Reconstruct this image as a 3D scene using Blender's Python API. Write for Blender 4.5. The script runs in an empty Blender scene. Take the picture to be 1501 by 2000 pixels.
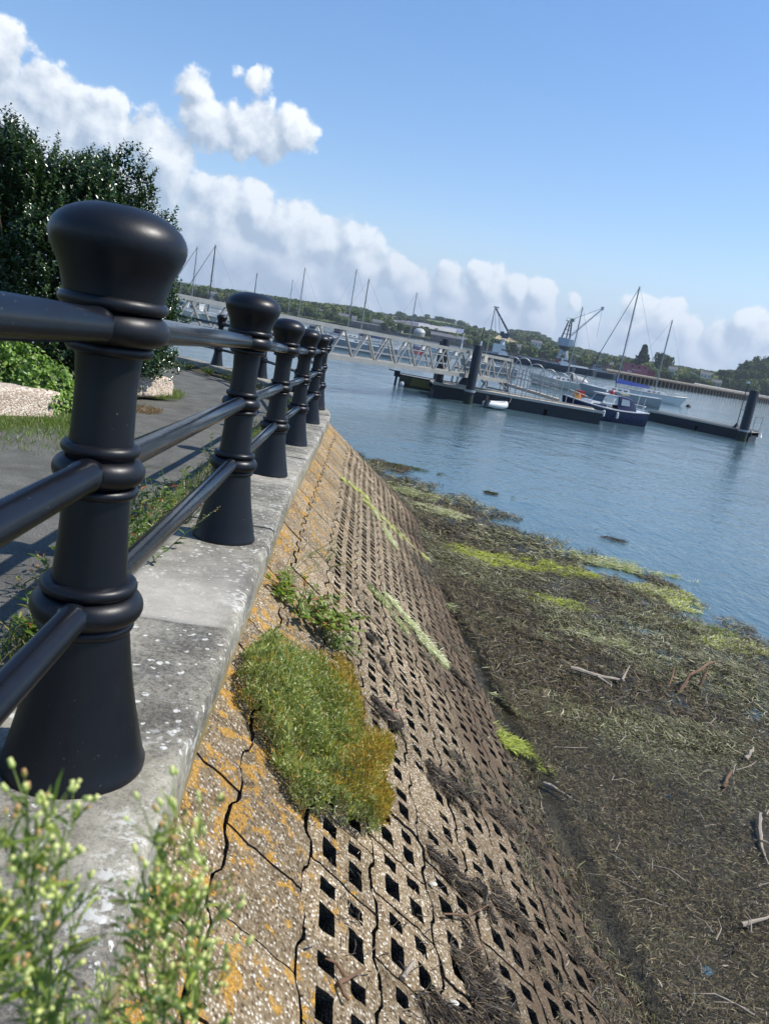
import bpy, bmesh, math, random
import numpy as np
from mathutils import Vector, Matrix
R = math.radians
PI = math.pi
random.seed(7)
rng = np.random.default_rng(11)
scene = bpy.context.scene

# ------------------------------------------------------------------ camera
CAM = np.array([0.0, 0.0, 3.0])
PITCH, ROLL = R(13.2), R(10.1)
F = 1500.0
Fw = np.array([0, math.cos(PITCH), -math.sin(PITCH)])
U0 = np.array([0, math.sin(PITCH), math.cos(PITCH)])
R0 = np.array([1.0, 0, 0])
Rv = math.cos(ROLL) * R0 + math.sin(ROLL) * U0
Uv = -math.sin(ROLL) * R0 + math.cos(ROLL) * U0
cd = bpy.data.cameras.new('camera')
cam = bpy.data.objects.new('camera', cd)
scene.collection.objects.link(cam)
cd.sensor_fit = 'VERTICAL'
cd.sensor_height = 36.0
cd.lens = 27.0
cd.clip_start = 0.05
cd.clip_end = 20000
cd.dof.use_dof = True
cd.dof.focus_distance = 5.5
cd.dof.aperture_fstop = 10.0
cam.matrix_world = Matrix(((Rv[0], Uv[0], -Fw[0], CAM[0]), (Rv[1], Uv[1], -Fw[1], CAM[1]), (Rv[2], Uv[2], -Fw[2], CAM[2]), (0, 0, 0, 1)))
scene.camera = cam


def ray(x, y):
    return Fw + (x - 750.5) / F * Rv - (y - 1000) / F * Uv


def atz(x, y, z):                      # the point seen there at height z
    d = ray(x, y)
    return CAM + d * ((z - CAM[2]) / d[2])


def atd(x, y, D):                      # the point seen there at depth D
    return CAM + ray(x, y) * D


def hor(x):
    return 644 + .178 * (x - 761)


def ground(x, D, z=0.0):               # column x (at about the horizon), depth D, height z
    d = ray(x, hor(x))
    p = CAM + d * D
    return np.array([p[0], p[1], z])


# ------------------------------------------------------------------ light
SUN_AZ, SUN_EL = R(84), R(52)          # azimuth clockwise from +Y
sdir = Vector((math.sin(SUN_AZ) * math.cos(SUN_EL), math.cos(SUN_AZ) * math.cos(SUN_EL), math.sin(SUN_EL)))
sl = bpy.data.lights.new('sun', 'SUN')
sl.energy = 4.8
sl.angle = R(0.5)
sl.color = (1, .95, .87)
so = bpy.data.objects.new('sun', sl)
so.rotation_euler = sdir.to_track_quat('Z', 'Y').to_euler()
so.location = (20, 0, 30)
scene.collection.objects.link(so)
scene.view_settings.view_transform = 'Standard'
scene.view_settings.look = 'None'
scene.view_settings.gamma = 1.0
scene.view_settings.exposure = 0.36
scene.cycles.max_bounces = 6
scene.cycles.transparent_max_bounces = 6
scene.cycles.caustics_reflective = False
scene.cycles.caustics_refractive = False

world = bpy.data.worlds.new('World')
scene.world = world
world.use_nodes = True
wt = world.node_tree
wn, wl = wt.nodes, wt.links
wn.clear()


def N(tree, typ, **kw):
    n = tree.nodes.new(typ)
    for k, v in kw.items():
        setattr(n, k, v)
    return n


def math_node(tree, op, a, b=None, c=None, clamp=False):
    n = tree.nodes.new('ShaderNodeMath')
    n.operation = op
    n.use_clamp = clamp
    for i, v in enumerate((a, b, c)):
        if v is None:
            continue
        if isinstance(v, (int, float)):
            n.inputs[i].default_value = v
        else:
            tree.links.new(v, n.inputs[i])
    return n.outputs[0]


def maprange(tree, v, a, b, c, d, smooth=False):
    n = tree.nodes.new('ShaderNodeMapRange')
    if smooth:
        n.interpolation_type = 'SMOOTHSTEP'
    tree.links.new(v, n.inputs[0])
    for i, x in enumerate((a, b, c, d)):
        n.inputs[i + 1].default_value = x
    return n.outputs[0]


BLOBS = [(0, 95, 80, 1), (105, 200, 90, 1), (20, 290, 190, 1), (205, 250, 85, 1), (295, 290, 85, 1), (325, 335, 62, 1),
         (180, 380, 160, 1), (-190, 330, 330, 1), (382, 178, 50, .9), (450, 146, 40, .72), (492, 162, 44, .72), (400, 235, 76, .85), (440, 205, 50, .7),
         (480, 255, 85, .8), (565, 262, 66, .9), (525, 290, 70, .85), (385, 372, 50, .9), (420, 420, 95, 1), (500, 410, 70, 1),
         (420, 490, 120, 1), (560, 450, 85, 1), (630, 478, 72, .95), (690, 468, 62, .95), (700, 515, 85, 1), (560, 540, 120, 1),
         (760, 530, 62, .95), (800, 560, 66, .95), (680, 590, 110, .9), (868, 545, 46, 1), (942, 552, 46, 1), (880, 590, 66, .95),
         (965, 598, 66, .95), (1012, 566, 38, 1), (1062, 570, 48, 1), (1055, 608, 60, .95), (1122, 592, 36, .9), (1232, 598, 46, 1),
         (1285, 622, 52, 1), (1225, 645, 62, .95), (1335, 648, 42, .9), (1400, 655, 50, .85), (1455, 640, 48, .9), (1505, 660, 60, .95),
         (1150, 655, 64, .85), (1345, 690, 66, .85), (1510, 705, 80, .85), (1620, 640, 120, 1), (1800, 700, 200, 1), (780, 650, 90, .7),
         (1000, 660, 100, .75)]
cg = bpy.data.node_groups.new('cloud_density', 'ShaderNodeTree')
cg.interface.new_socket('Vector', in_out='INPUT', socket_type='NodeSocketVector')
cg.interface.new_socket('Density', in_out='OUTPUT', socket_type='NodeSocketFloat')
gi, go = cg.nodes.new('NodeGroupInput'), cg.nodes.new('NodeGroupOutput')
# warp the directions a little so that the outlines billow
wz = N(cg, 'ShaderNodeTexNoise')
wz.inputs['Scale'].default_value = 9
wz.inputs['Detail'].default_value = 3
cg.links.new(gi.outputs[0], wz.inputs['Vector'])
w1 = N(cg, 'ShaderNodeVectorMath', operation='SUBTRACT')
cg.links.new(wz.outputs['Color'], w1.inputs[0])
w1.inputs[1].default_value = (.5, .5, .5)
w2 = N(cg, 'ShaderNodeVectorMath', operation='MULTIPLY_ADD')
cg.links.new(w1.outputs[0], w2.inputs[0])
w2.inputs[1].default_value = (.05, .05, .05)
cg.links.new(gi.outputs[0], w2.inputs[2])
acc = None
for (bx, by, br, bs) in BLOBS:
    d = ray(bx, by)
    ln = np.linalg.norm(d)
    d = d / ln
    r = br / F / ln * 1.12
    dn = N(cg, 'ShaderNodeVectorMath', operation='DISTANCE')
    cg.links.new(w2.outputs[0], dn.inputs[0])
    dn.inputs[1].default_value = tuple(d)
    v = math_node(cg, 'MULTIPLY_ADD', dn.outputs['Value'], -bs / r, bs)
    acc = v if acc is None else math_node(cg, 'SMOOTH_MAX', acc, v, .12)
nz = N(cg, 'ShaderNodeTexNoise')
nz.inputs['Scale'].default_value = 15
nz.inputs['Detail'].default_value = 9
nz.inputs['Roughness'].default_value = .57
cg.links.new(gi.outputs[0], nz.inputs['Vector'])
nn = math_node(cg, 'MULTIPLY_ADD', nz.outputs['Fac'], 1.9, -.95)
tot = math_node(cg, 'ADD', acc, nn)
cg.links.new(tot, go.inputs[0])

tc = N(wt, 'ShaderNodeTexCoord')
sky = N(wt, 'ShaderNodeTexSky')
sky.sky_type = 'NISHITA'
sky.sun_disc = False
sky.sun_elevation = SUN_EL
sky.sun_rotation = SUN_AZ
sky.altitude = 0
sky.air_density = 1.1
sky.dust_density = 0.1
sky.ozone_density = 3.0
g1 = N(wt, 'ShaderNodeGroup')
g1.node_tree = cg
g2 = N(wt, 'ShaderNodeGroup')
g2.node_tree = cg
wl.new(tc.outputs['Generated'], g1.inputs[0])
off = N(wt, 'ShaderNodeVectorMath', operation='ADD')
wl.new(tc.outputs['Generated'], off.inputs[0])
off.inputs[1].default_value = (0.007, 0.0, 0.012)
wl.new(off.outputs[0], g2.inputs[0])
mask = maprange(wt, g1.outputs[0], .25, .44, 0, 1, True)
diff = math_node(wt, 'SUBTRACT', g1.outputs[0], g2.outputs[0])
lit = maprange(wt, diff, -.22, .30, 0, 1)
mix = N(wt, 'ShaderNodeMix', data_type='RGBA')
wl.new(lit, mix.inputs[0])
CB = 1.0
mix.inputs[6].default_value = (2.9 * CB, 3.6 * CB, 4.5 * CB, 1)
mix.inputs[7].default_value = (7.8 * CB, 8.0 * CB, 8.1 * CB, 1)
hsv = N(wt, 'ShaderNodeHueSaturation')
hsv.inputs['Saturation'].default_value = 1.22
hsv.inputs['Value'].default_value = 1.0
wl.new(sky.outputs[0], hsv.inputs['Color'])
m2 = N(wt, 'ShaderNodeMix', data_type='RGBA')
sx = N(wt, 'ShaderNodeSeparateXYZ')
wl.new(tc.outputs['Generated'], sx.inputs[0])
mk = math_node(wt, 'MULTIPLY', mask, maprange(wt, sx.outputs[2], .02, .22, .80, .96))
wl.new(mk, m2.inputs[0])
tint = N(wt, 'ShaderNodeMix', data_type='RGBA', blend_type='MULTIPLY')
tint.inputs[0].default_value = 1
wl.new(hsv.outputs[0], tint.inputs[6])
tint.inputs[7].default_value = (1.2, 1.12, 1.16, 1)
hz = maprange(wt, math_node(wt, 'ABSOLUTE', sx.outputs[2]), 0, .16, .92, 0, True)
m3 = N(wt, 'ShaderNodeMix', data_type='RGBA')
wl.new(hz, m3.inputs[0])
wl.new(tint.outputs[2], m3.inputs[6])
m3.inputs[7].default_value = (3.7, 4.9, 6.0, 1)
wl.new(m3.outputs[2], m2.inputs[6])
wl.new(mix.outputs[2], m2.inputs[7])
bg = N(wt, 'ShaderNodeBackground')
bg.inputs['Strength'].default_value = 0.116
wl.new(m2.outputs[2], bg.inputs['Color'])
wo = N(wt, 'ShaderNodeOutputWorld')
wl.new(bg.outputs[0], wo.inputs[0])
world.cycles.sampling_method = 'MANUAL'
world.cycles.sample_map_resolution = 1024

# ------------------------------------------------------------------ materials
MATS = {}


def principled(name, col=(.5, .5, .5), rough=.6, metal=0.0, spec=.5):
    m = bpy.data.materials.new(name)
    m.use_nodes = True
    b = m.node_tree.nodes['Principled BSDF']
    b.inputs['Base Color'].default_value = (*col, 1)
    b.inputs['Roughness'].default_value = rough
    b.inputs['Metallic'].default_value = metal
    b.inputs['Specular IOR Level'].default_value = spec
    return m, m.node_tree, b


def noise(t, scale, detail=4, rough=.55, vec=None, dist=0.0):
    n = t.nodes.new('ShaderNodeTexNoise')
    n.inputs['Scale'].default_value = scale
    n.inputs['Detail'].default_value = detail
    n.inputs['Roughness'].default_value = rough
    n.inputs['Distortion'].default_value = dist
    if vec is not None:
        t.links.new(vec, n.inputs['Vector'])
    return n.outputs['Fac']


def coords(t, scale=(1, 1, 1), kind='Object', rot=(0, 0, 0)):
    tcn = t.nodes.new('ShaderNodeTexCoord')
    mp = t.nodes.new('ShaderNodeMapping')
    mp.inputs['Scale'].default_value = scale
    mp.inputs['Rotation'].default_value = rot
    if kind == 'World':
        g = t.nodes.new('ShaderNodeNewGeometry')
        t.links.new(g.outputs['Position'], mp.inputs['Vector'])
    else:
        t.links.new(tcn.outputs[kind], mp.inputs['Vector'])
    return mp.outputs[0]


def ramp(t, v, stops):
    r = t.nodes.new('ShaderNodeValToRGB')
    el = r.color_ramp.elements
    while len(el) < len(stops):
        el.new(0.5)
    for e, (p, c) in zip(el, stops):
        e.position = p
        e.color = (*c, 1) if len(c) == 3 else c
    t.links.new(v, r.inputs[0])
    return r.outputs[0]


def mixc(t, f, a, b, mode='MIX'):
    n = t.nodes.new('ShaderNodeMix')
    n.data_type = 'RGBA'
    n.blend_type = mode
    for i, v in ((0, f), (6, a), (7, b)):
        if isinstance(v, (int, float)):
            n.inputs[i].default_value = v
        elif isinstance(v, tuple):
            n.inputs[i].default_value = (*v, 1)
        else:
            t.links.new(v, n.inputs[i])
    return n.outputs[2]


def bump(t, b, v, strength=.3, dist=.01):
    n = t.nodes.new('ShaderNodeBump')
    n.inputs['Strength'].default_value = strength
    n.inputs['Distance'].default_value = dist
    t.links.new(v, n.inputs['Height'])
    t.links.new(n.outputs[0], b.inputs['Normal'])
    return n


def paint(name, col, rough=.45, var=.12, sc=6, metal=0.0, bumpy=0.0, spec=.5):
    """painted or plain surface with wear: slight colour and gloss variation"""
    if name in MATS:
        return MATS[name]
    m, t, b = principled(name, col, rough, metal, spec)
    v = coords(t)
    n = noise(t, sc, 6, .6, v)
    c = mixc(t, n, tuple(max(0, x * (1 - var * 1.6)) for x in col), tuple(min(1, x * (1 + var * 1.6)) for x in col))
    t.links.new(c, b.inputs['Base Color'])
    n2 = noise(t, sc * 3, 4, .6, v)
    t.links.new(maprange(t, n2, .3, .7, rough * .8, min(1, rough * 1.25)), b.inputs['Roughness'])
    if bumpy:
        bump(t, b, n2, bumpy, .01)
    MATS[name] = m
    return m


def leafmat(name, rough=.45, trans=.35, spec=.5):
    if name in MATS:
        return MATS[name]
    m, t, b = principled(name, (.05, .1, .02), rough, 0, spec)
    a = t.nodes.new('ShaderNodeAttribute')
    a.attribute_name = 'col'
    t.links.new(a.outputs['Color'], b.inputs['Base Color'])
    if trans:
        tr = t.nodes.new('ShaderNodeBsdfTranslucent')
        t.links.new(mixc(t, .5, a.outputs['Color'], (.5, .6, .1), 'MULTIPLY'), tr.inputs['Color'])
        cc = mixc(t, 1.0, a.outputs['Color'], (1.3, 1.6, .7), 'MULTIPLY')
        t.links.new(cc, tr.inputs['Color'])
        ms = t.nodes.new('ShaderNodeMixShader')
        ms.inputs[0].default_value = trans
        o = t.nodes['Material Output']
        t.links.new(b.outputs[0], ms.inputs[1])
        t.links.new(tr.outputs[0], ms.inputs[2])
        t.links.new(ms.outputs[0], o.inputs[0])
    MATS[name] = m
    return m


# ------------------------------------------------------------------ mesh helpers
WO = {}


class MB:
    def __init__(s):
        s.v = []
        s.f = []

    def add(s, vs, fs):
        o = len(s.v)
        s.v.extend([tuple(map(float, p)) for p in vs])
        s.f.extend([tuple(o + i for i in f) for f in fs])
        return s

    def box(s, c, d, rz=0.0, M=None):
        hx, hy, hz = d[0] / 2, d[1] / 2, d[2] / 2
        co, si = math.cos(rz), math.sin(rz)
        vs = []
        for z in (-hz, hz):
            for x, y in ((-hx, -hy), (hx, -hy), (hx, hy), (-hx, hy)):
                vs.append((c[0] + x * co - y * si, c[1] + x * si + y * co, c[2] + z))
        return s.add(vs, [(3, 2, 1, 0), (4, 5, 6, 7), (0, 1, 5, 4), (1, 2, 6, 5), (2, 3, 7, 6), (3, 0, 4, 7)])

    def beam(s, a, b, w, h, up=(0, 0, 1)):
        a, b = Vector(a), Vector(b)
        t = (b - a).normalized()
        u = Vector(up)
        sd = t.cross(u)
        if sd.length < 1e-4:
            sd = t.cross(Vector((1, 0, 0)))
        sd.normalize()
        u = sd.cross(t).normalized()
        vs = []
        for p in (a, b):
            for x, y in ((-1, -1), (1, -1), (1, 1), (-1, 1)):
                vs.append(p + sd * x * w / 2 + u * y * h / 2)
        return s.add(vs, [(0, 1, 2, 3), (7, 6, 5, 4), (0, 4, 5, 1), (1, 5, 6, 2), (2, 6, 7, 3), (3, 7, 4, 0)])

    def tube(s, pts, r, n=8, caps=True):
        pts = [Vector(p) for p in pts]
        if not isinstance(r, (list, tuple)):
            r = [r] * len(pts)
        t0 = (pts[1] - pts[0]).normalized()
        ref = Vector((0, 0, 1)) if abs(t0.z) < .9 else Vector((1, 0, 0))
        u = t0.cross(ref).normalized()
        vs = []
        for i, p in enumerate(pts):
            a = pts[max(0, i - 1)]
            b = pts[min(len(pts) - 1, i + 1)]
            t = (b - a).normalized()
            u = (u - t * u.dot(t)).normalized()
            w = t.cross(u)
            for k in range(n):
                an = 2 * PI * k / n
                vs.append(p + (u * math.cos(an) + w * math.sin(an)) * r[i])
        fs = []
        for i in range(len(pts) - 1):
            for k in range(n):
                fs.append((i * n + k, i * n + (k + 1) % n, (i + 1) * n + (k + 1) % n, (i + 1) * n + k))
        if caps:
            fs.append(tuple(range(n - 1, -1, -1)))
            fs.append(tuple((len(pts) - 1) * n + k for k in range(n)))
        return s.add(vs, fs)

    def lathe(s, prof, c=(0, 0, 0), n=32, cap0=True, cap1=True):
        vs = []
        for r, z in prof:
            for k in range(n):
                a = 2 * PI * k / n
                vs.append((c[0] + r * math.cos(a), c[1] + r * math.sin(a), c[2] + z))
        fs = []
        for i in range(len(prof) - 1):
            for k in range(n):
                fs.append((i * n + k, i * n + (k + 1) % n, (i + 1) * n + (k + 1) % n, (i + 1) * n + k))
        if cap0:
            fs.append(tuple(range(n - 1, -1, -1)))
        if cap1:
            fs.append(tuple((len(prof) - 1) * n + k for k in range(n)))
        return s.add(vs, fs)

    def prism(s, poly, axis_a, axis_b, off, depth_vec):
        """poly in 2D along axis_a/axis_b from off, extruded by depth_vec"""
        A, B, O, D = Vector(axis_a), Vector(axis_b), Vector(off), Vector(depth_vec)
        n = len(poly)
        vs = [O + A * p[0] + B * p[1] for p in poly] + [O + A * p[0] + B * p[1] + D for p in poly]
        fs = [tuple(range(n - 1, -1, -1)), tuple(range(n, 2 * n))]
        for i in range(n):
            j = (i + 1) % n
            fs.append((i, j, n + j, n + i))
        return s.add(vs, fs)

    def grid(s, P):
        """P[i][j] points"""
        ni, nj = len(P), len(P[0])
        vs = [p for row in P for p in row]
        fs = [(i * nj + j, i * nj + j + 1, (i + 1) * nj + j + 1, (i + 1) * nj + j) for i in range(ni - 1) for j in range(nj - 1)]
        return s.add(vs, fs)

    def build(s, name, mat, parent=None, world=False, smooth=False, fix=True):
        vs = s.v
        if world and parent is not None:
            w = WO[parent.name]
            vs = [(a - w[0], b - w[1], c - w[2]) for a, b, c in vs]
        me = bpy.data.meshes.new(name)
        me.from_pydata(vs, [], s.f)
        if fix:
            bm = bmesh.new()
            bm.from_mesh(me)
            bmesh.ops.recalc_face_normals(bm, faces=bm.faces)
            bm.to_mesh(me)
            bm.free()
        me.materials.append(mat)
        if smooth:
            me.polygons.foreach_set('use_smooth', [True] * len(me.polygons))
            try:
                me.set_sharp_from_angle(angle=R(40))
            except Exception:
                pass
        o = bpy.data.objects.new(name, me)
        scene.collection.objects.link(o)
        if parent is not None:
            o.parent = parent
            WO[o.name] = WO[parent.name] if world else (0, 0, 0)
        else:
            WO[o.name] = (0, 0, 0)
        return o


def npmesh(name, V, Fq, mat, parent=None, col=None, smooth=False, kind=None):
    """fast mesh from numpy; Fq (n,4) quads or (n,3)"""
    V = np.asarray(V, dtype=np.float32).reshape(-1, 3)
    if parent is not None:
        V = V - np.array(WO[parent.name], dtype=np.float32)
    Fq = np.asarray(Fq, dtype=np.int32)
    k = Fq.shape[1]
    me = bpy.data.meshes.new(name)
    me.vertices.add(len(V))
    me.vertices.foreach_set('co', V.ravel())
    me.loops.add(Fq.size)
    me.loops.foreach_set('vertex_index', Fq.ravel())
    me.polygons.add(len(Fq))
    me.polygons.foreach_set('loop_start', np.arange(0, Fq.size, k, dtype=np.int32))
    if smooth:
        me.polygons.foreach_set('use_smooth', np.ones(len(Fq), dtype=bool))
    me.update(calc_edges=True)
    if col is not None:
        a = me.color_attributes.new('col', 'FLOAT_COLOR', 'POINT')
        c4 = np.ones((len(V), 4), dtype=np.float32)
        c4[:, :3] = col
        a.data.foreach_set('color', c4.ravel())
    me.materials.append(mat)
    o = bpy.data.objects.new(name, me)
    scene.collection.objects.link(o)
    if parent is not None:
        o.parent = parent
        WO[o.name] = WO[parent.name]
    else:
        WO[o.name] = (0, 0, 0)
    if kind:
        o['kind'] = kind
    return o


def thing(name, label, cat, loc=(0, 0, 0), rz=0.0, group=None):
    o = bpy.data.objects.new(name, None)
    o.empty_display_size = .2
    scene.collection.objects.link(o)
    o.location = tuple(float(x) for x in loc)
    o.rotation_euler = (0, 0, rz)
    o['label'] = label
    o['category'] = cat
    if group:
        o['group'] = group
    WO[o.name] = tuple(float(x) for x in loc)
    return o


def tag(o, label, cat, group=None, kind=None):
    o['label'] = label
    o['category'] = cat
    if group:
        o['group'] = group
    if kind:
        o['kind'] = kind
    return o


def unit(a):
    return a / (np.linalg.norm(a, axis=-1, keepdims=True) + 1e-9)


def leaves(P, D, Nn, L, W, fold=.25):
    """diamond leaves of 4 verts folded on the midrib: two triangles as one quad; P base, D direction, Nn normal"""
    D = unit(D)
    S = unit(np.cross(D, Nn))
    Nn = np.cross(S, D)
    L = np.broadcast_to(L, (len(P),))[:, None]
    W = np.broadcast_to(W, (len(P),))[:, None]
    a = P
    b = P + D * L * .45 + S * W * .5 + Nn * W * fold
    c = P + D * L
    d = P + D * L * .45 - S * W * .5 + Nn * W * fold
    V = np.stack([a, b, c, d], 1).reshape(-1, 3)
    n = len(P)
    Fq = np.arange(n * 4).reshape(n, 4)
    return V, Fq


def leaves6(P, D, Nn, L, W, fold=.2, curl=.15):
    """broader leaf: 6 verts, two quads either side of the midrib"""
    D = unit(D)
    S = unit(np.cross(D, Nn))
    Nn = np.cross(S, D)
    L = np.broadcast_to(L, (len(P),))[:, None]
    W = np.broadcast_to(W, (len(P),))[:, None]
    a = P
    m = P + D * L * .5 - Nn * L * curl * .0
    t = P + D * L - Nn * L * curl
    b1 = P + D * L * .28 + S * W * .45 + Nn * W * fold
    b2 = P + D * L * .68 + S * W * .42 + Nn * W * fold - Nn * L * curl * .5
    c1 = P + D * L * .28 - S * W * .45 + Nn * W * fold
    c2 = P + D * L * .68 - S * W * .42 + Nn * W * fold - Nn * L * curl * .5
    V = np.stack([a, b1, b2, t, c2, c1], 1).reshape(-1, 3)
    n = len(P)
    base = np.arange(n)[:, None] * 6
    Fq = np.concatenate([base + np.array([[0, 1, 2, 3]]), base + np.array([[0, 3, 4, 5]])], 1).reshape(-1, 4)
    return V, Fq


def blades(P, D, Nn, L, W, seg=2, bend=.3):
    """narrow strips of seg quads that bend along their length"""
    D = unit(D)
    S = unit(np.cross(D, Nn))
    Nn = np.cross(S, D)
    n = len(P)
    L = np.broadcast_to(L, (n,))[:, None]
    W = np.broadcast_to(W, (n,))[:, None]
    bs = (rng.random((n, 1)) - .5) * 2 * bend
    bn = (rng.random((n, 1)) - .5) * bend
    rows = []
    for i in range(seg + 1):
        f = i / seg
        w = W * (.5 if 0 < i < seg else .28)
        c = P + D * L * f + S * L * bs * f * f + Nn * L * bn * f * (1 - f) * 2
        rows += [c - S * w, c + S * w]
    V = np.stack(rows, 1).reshape(-1, 3)
    base = np.arange(n)[:, None] * (2 * (seg + 1))
    q = np.concatenate([base + np.array([[2 * i, 2 * i + 1, 2 * i + 3, 2 * i + 2]]) for i in range(seg)], 1).reshape(-1, 4)
    return V, q


def colmix(n, cols, wts, jit=.2, per=1):
    cols = np.array(cols, dtype=np.float32)
    idx = rng.choice(len(cols), n, p=np.array(wts) / sum(wts))
    c = cols[idx] * (1 + (rng.random((n, 1)) - .5) * 2 * jit)
    return np.repeat(c, per, 0)


def vnoise(P, s=1.0, seed=0):
    """cheap smooth noise in 2D or 3D from a few sines, about -1..1"""
    P = np.atleast_2d(P) * s
    r = np.random.default_rng(seed)
    out = np.zeros(len(P))
    amp = 0
    for k in range(9):
        w = r.normal(size=P.shape[1]) * (1.2 ** k)
        a = 1 / (1.15 ** k)
        out += a * np.sin(P @ w + r.random() * 6.28 + 1.7 * np.sin(P @ r.normal(size=P.shape[1])))
        amp += a * a / 2
    return out / math.sqrt(amp) / 1.6

# ------------------------------------------------------------------ the line of the sea wall
POSTS = [(-.34, -.72, 2.03), (-.574, 1.487, 1.975), (-.76, 3.64, 1.875), (-.94, 5.83, 1.77), (-1.06, 7.89, 1.69), (-1.22, 10.34, 1.61),
         (-1.38, 12.38, 1.58), (-2.05, 14.75, 1.55), (-3.15, 16.75, 1.53), (-4.50, 18.25, 1.50), (-6.25, 19.35, 1.50), (-8.2, 20.1, 1.5)]
_k = [(-.13, -2.9, 2.1)] + POSTS + [(-10.5, 20.8, 1.5)]
_cp = []
for i in range(1, len(_k) - 2):
    p0, p1, p2, p3 = [np.array(q) for q in _k[i - 1:i + 3]]
    for j in range(24):
        u = j / 24
        _cp.append(.5 * ((2 * p1) + (p2 - p0) * u + (2 * p0 - 5 * p1 + 4 * p2 - p3) * u * u + (3 * p1 - p0 - 3 * p2 + p3) * u ** 3))
_cp = np.array(_cp)
_len = np.concatenate([[0], np.cumsum(np.linalg.norm(np.diff(_cp[:, :2], axis=0), axis=1))])
TMAX = _len[-1]


def C(t):
    return np.array([np.interp(t, _len, _cp[:, k]) for k in range(3)]).T


def NR(t):                              # unit vector to the right (the water side)
    e = .25
    a = C(np.clip(np.asarray(t) - e, 0, TMAX))
    b = C(np.clip(np.asarray(t) + e, 0, TMAX))
    d = unit((b - a)[..., :2])
    return np.stack([d[..., 1], -d[..., 0]], -1)


def tpar(y):                            # arc length where the line passes y (straight part)
    return float(np.interp(y, _cp[:, 1], _len))


def wallpt(t, x, z):                    # x to the right of the centreline, z above the coping
    c = C(t)
    n = NR(t)
    return np.array([c[0] + n[0] * x, c[1] + n[1] * x, c[2] + z])


OUT, INN, TH = .225, -.25, .16
SA = R(38.3)


def slope(s, t, h=0.0):                 # point on the revetment: s down the slope, t along, h above it
    s = np.asarray(s, float)
    t = np.asarray(t, float)
    c = C(t)
    n = NR(t)
    x = OUT - .03 + s * math.cos(SA) + h * math.sin(SA)
    return np.stack([c[..., 0] + n[..., 0] * x, c[..., 1] + n[..., 1] * x, c[..., 2] - TH - s * math.sin(SA) + h * math.cos(SA)], -1)


# ------------------------------------------------------------------ near materials
def concrete_mat():
    m, t, b = principled('weathered_concrete', (.4, .39, .36), .85, 0, .3)
    v = coords(t, kind='World')
    big = noise(t, 2.2, 5, .6, v)
    mid = noise(t, 14, 7, .68, v)
    fine = noise(t, 90, 6, .7, v)
    base = ramp(t, mid, [(.28, (.18, .16, .12)), (.5, (.33, .31, .245)), (.75, (.46, .425, .345))])
    fm = maprange(t, fine, .35, .65, .62, 1.25)
    vm = t.nodes.new('ShaderNodeVectorMath')
    vm.operation = 'SCALE'
    t.links.new(base, vm.inputs[0])
    t.links.new(fm, vm.inputs['Scale'])
    # dark algae stain in patches, broken up by fine noise
    st = maprange(t, math_node(t, 'ADD', math_node(t, 'MULTIPLY', big, .7), math_node(t, 'MULTIPLY', fine, .9)), .72, .92, 0, .9, True)
    c1 = mixc(t, st, vm.outputs[0], (.075, .07, .062))
    sp = maprange(t, noise(t, 60, 5, .75, v), .50, .62, 0, .85, True)
    sp2 = math_node(t, 'MULTIPLY', sp, maprange(t, big, .4, .6, .25, 1))
    c1 = mixc(t, sp2, c1, (.06, .055, .05))
    # white lichen: round spots and a crust along the outer edge
    vo = t.nodes.new('ShaderNodeTexVoronoi')
    vo.inputs['Scale'].default_value = 38
    wv = t.nodes.new('ShaderNodeVectorMath')
    wv.operation = 'MULTIPLY_ADD'
    nz_ = t.nodes.new('ShaderNodeTexNoise')
    nz_.inputs['Scale'].default_value = 30
    t.links.new(v, nz_.inputs['Vector'])
    t.links.new(nz_.outputs['Color'], wv.inputs[0])
    wv.inputs[1].default_value = (.03, .03, .03)
    t.links.new(v, wv.inputs[2])
    t.links.new(wv.outputs[0], vo.inputs['Vector'])
    sepc = t.nodes.new('ShaderNodeSeparateColor')
    t.links.new(vo.outputs['Color'], sepc.inputs[0])
    rad = maprange(t, sepc.outputs[0], .45, 1, 0, .42)
    spot = math_node(t, 'LESS_THAN', vo.outputs['Distance'], rad)
    spot = math_node(t, 'MULTIPLY', spot, maprange(t, big, .36, .46, 0, 1))
    spot = math_node(t, 'MULTIPLY', spot, maprange(t, noise(t, 120, 3, .6, v), .35, .5, 0, 1))
    c2 = mixc(t, math_node(t, 'MULTIPLY', spot, .85), c1, (.66, .66, .60))
    cr = maprange(t, math_node(t, 'ADD', noise(t, 45, 6, .7, v), math_node(t, 'MULTIPLY', noise(t, 7, 3, .5, v), .6)), .86, .95, 0, .8, True)
    a = t.nodes.new('ShaderNodeAttribute')
    a.attribute_name = 'col'
    sa = t.nodes.new('ShaderNodeSeparateColor')
    t.links.new(a.outputs['Color'], sa.inputs[0])
    edge = math_node(t, 'MULTIPLY', cr, sa.outputs[0])
    c3 = mixc(t, edge, c2, (.60, .60, .56))
    low = maprange(t, math_node(t, 'ADD', sa.outputs[1], math_node(t, 'MULTIPLY', mid, .6)), .75, 1.2, 0, .8, True)
    c3 = mixc(t, low, c3, (.24, .18, .055))
    # newer, paler slabs
    pale = mixc(t, maprange(t, mid, .3, .7, 0, 1), (.39, .365, .31), (.49, .46, .395))
    keep = math_node(t, 'MULTIPLY', sa.outputs[2], .78)
    c3 = mixc(t, keep, c3, pale)
    t.links.new(c3, b.inputs['Base Color'])
    h = math_node(t, 'ADD', math_node(t, 'MULTIPLY', fine, .6), math_node(t, 'MULTIPLY', mid, .8))
    bump(t, b, h, .55, .008)
    return m


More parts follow.
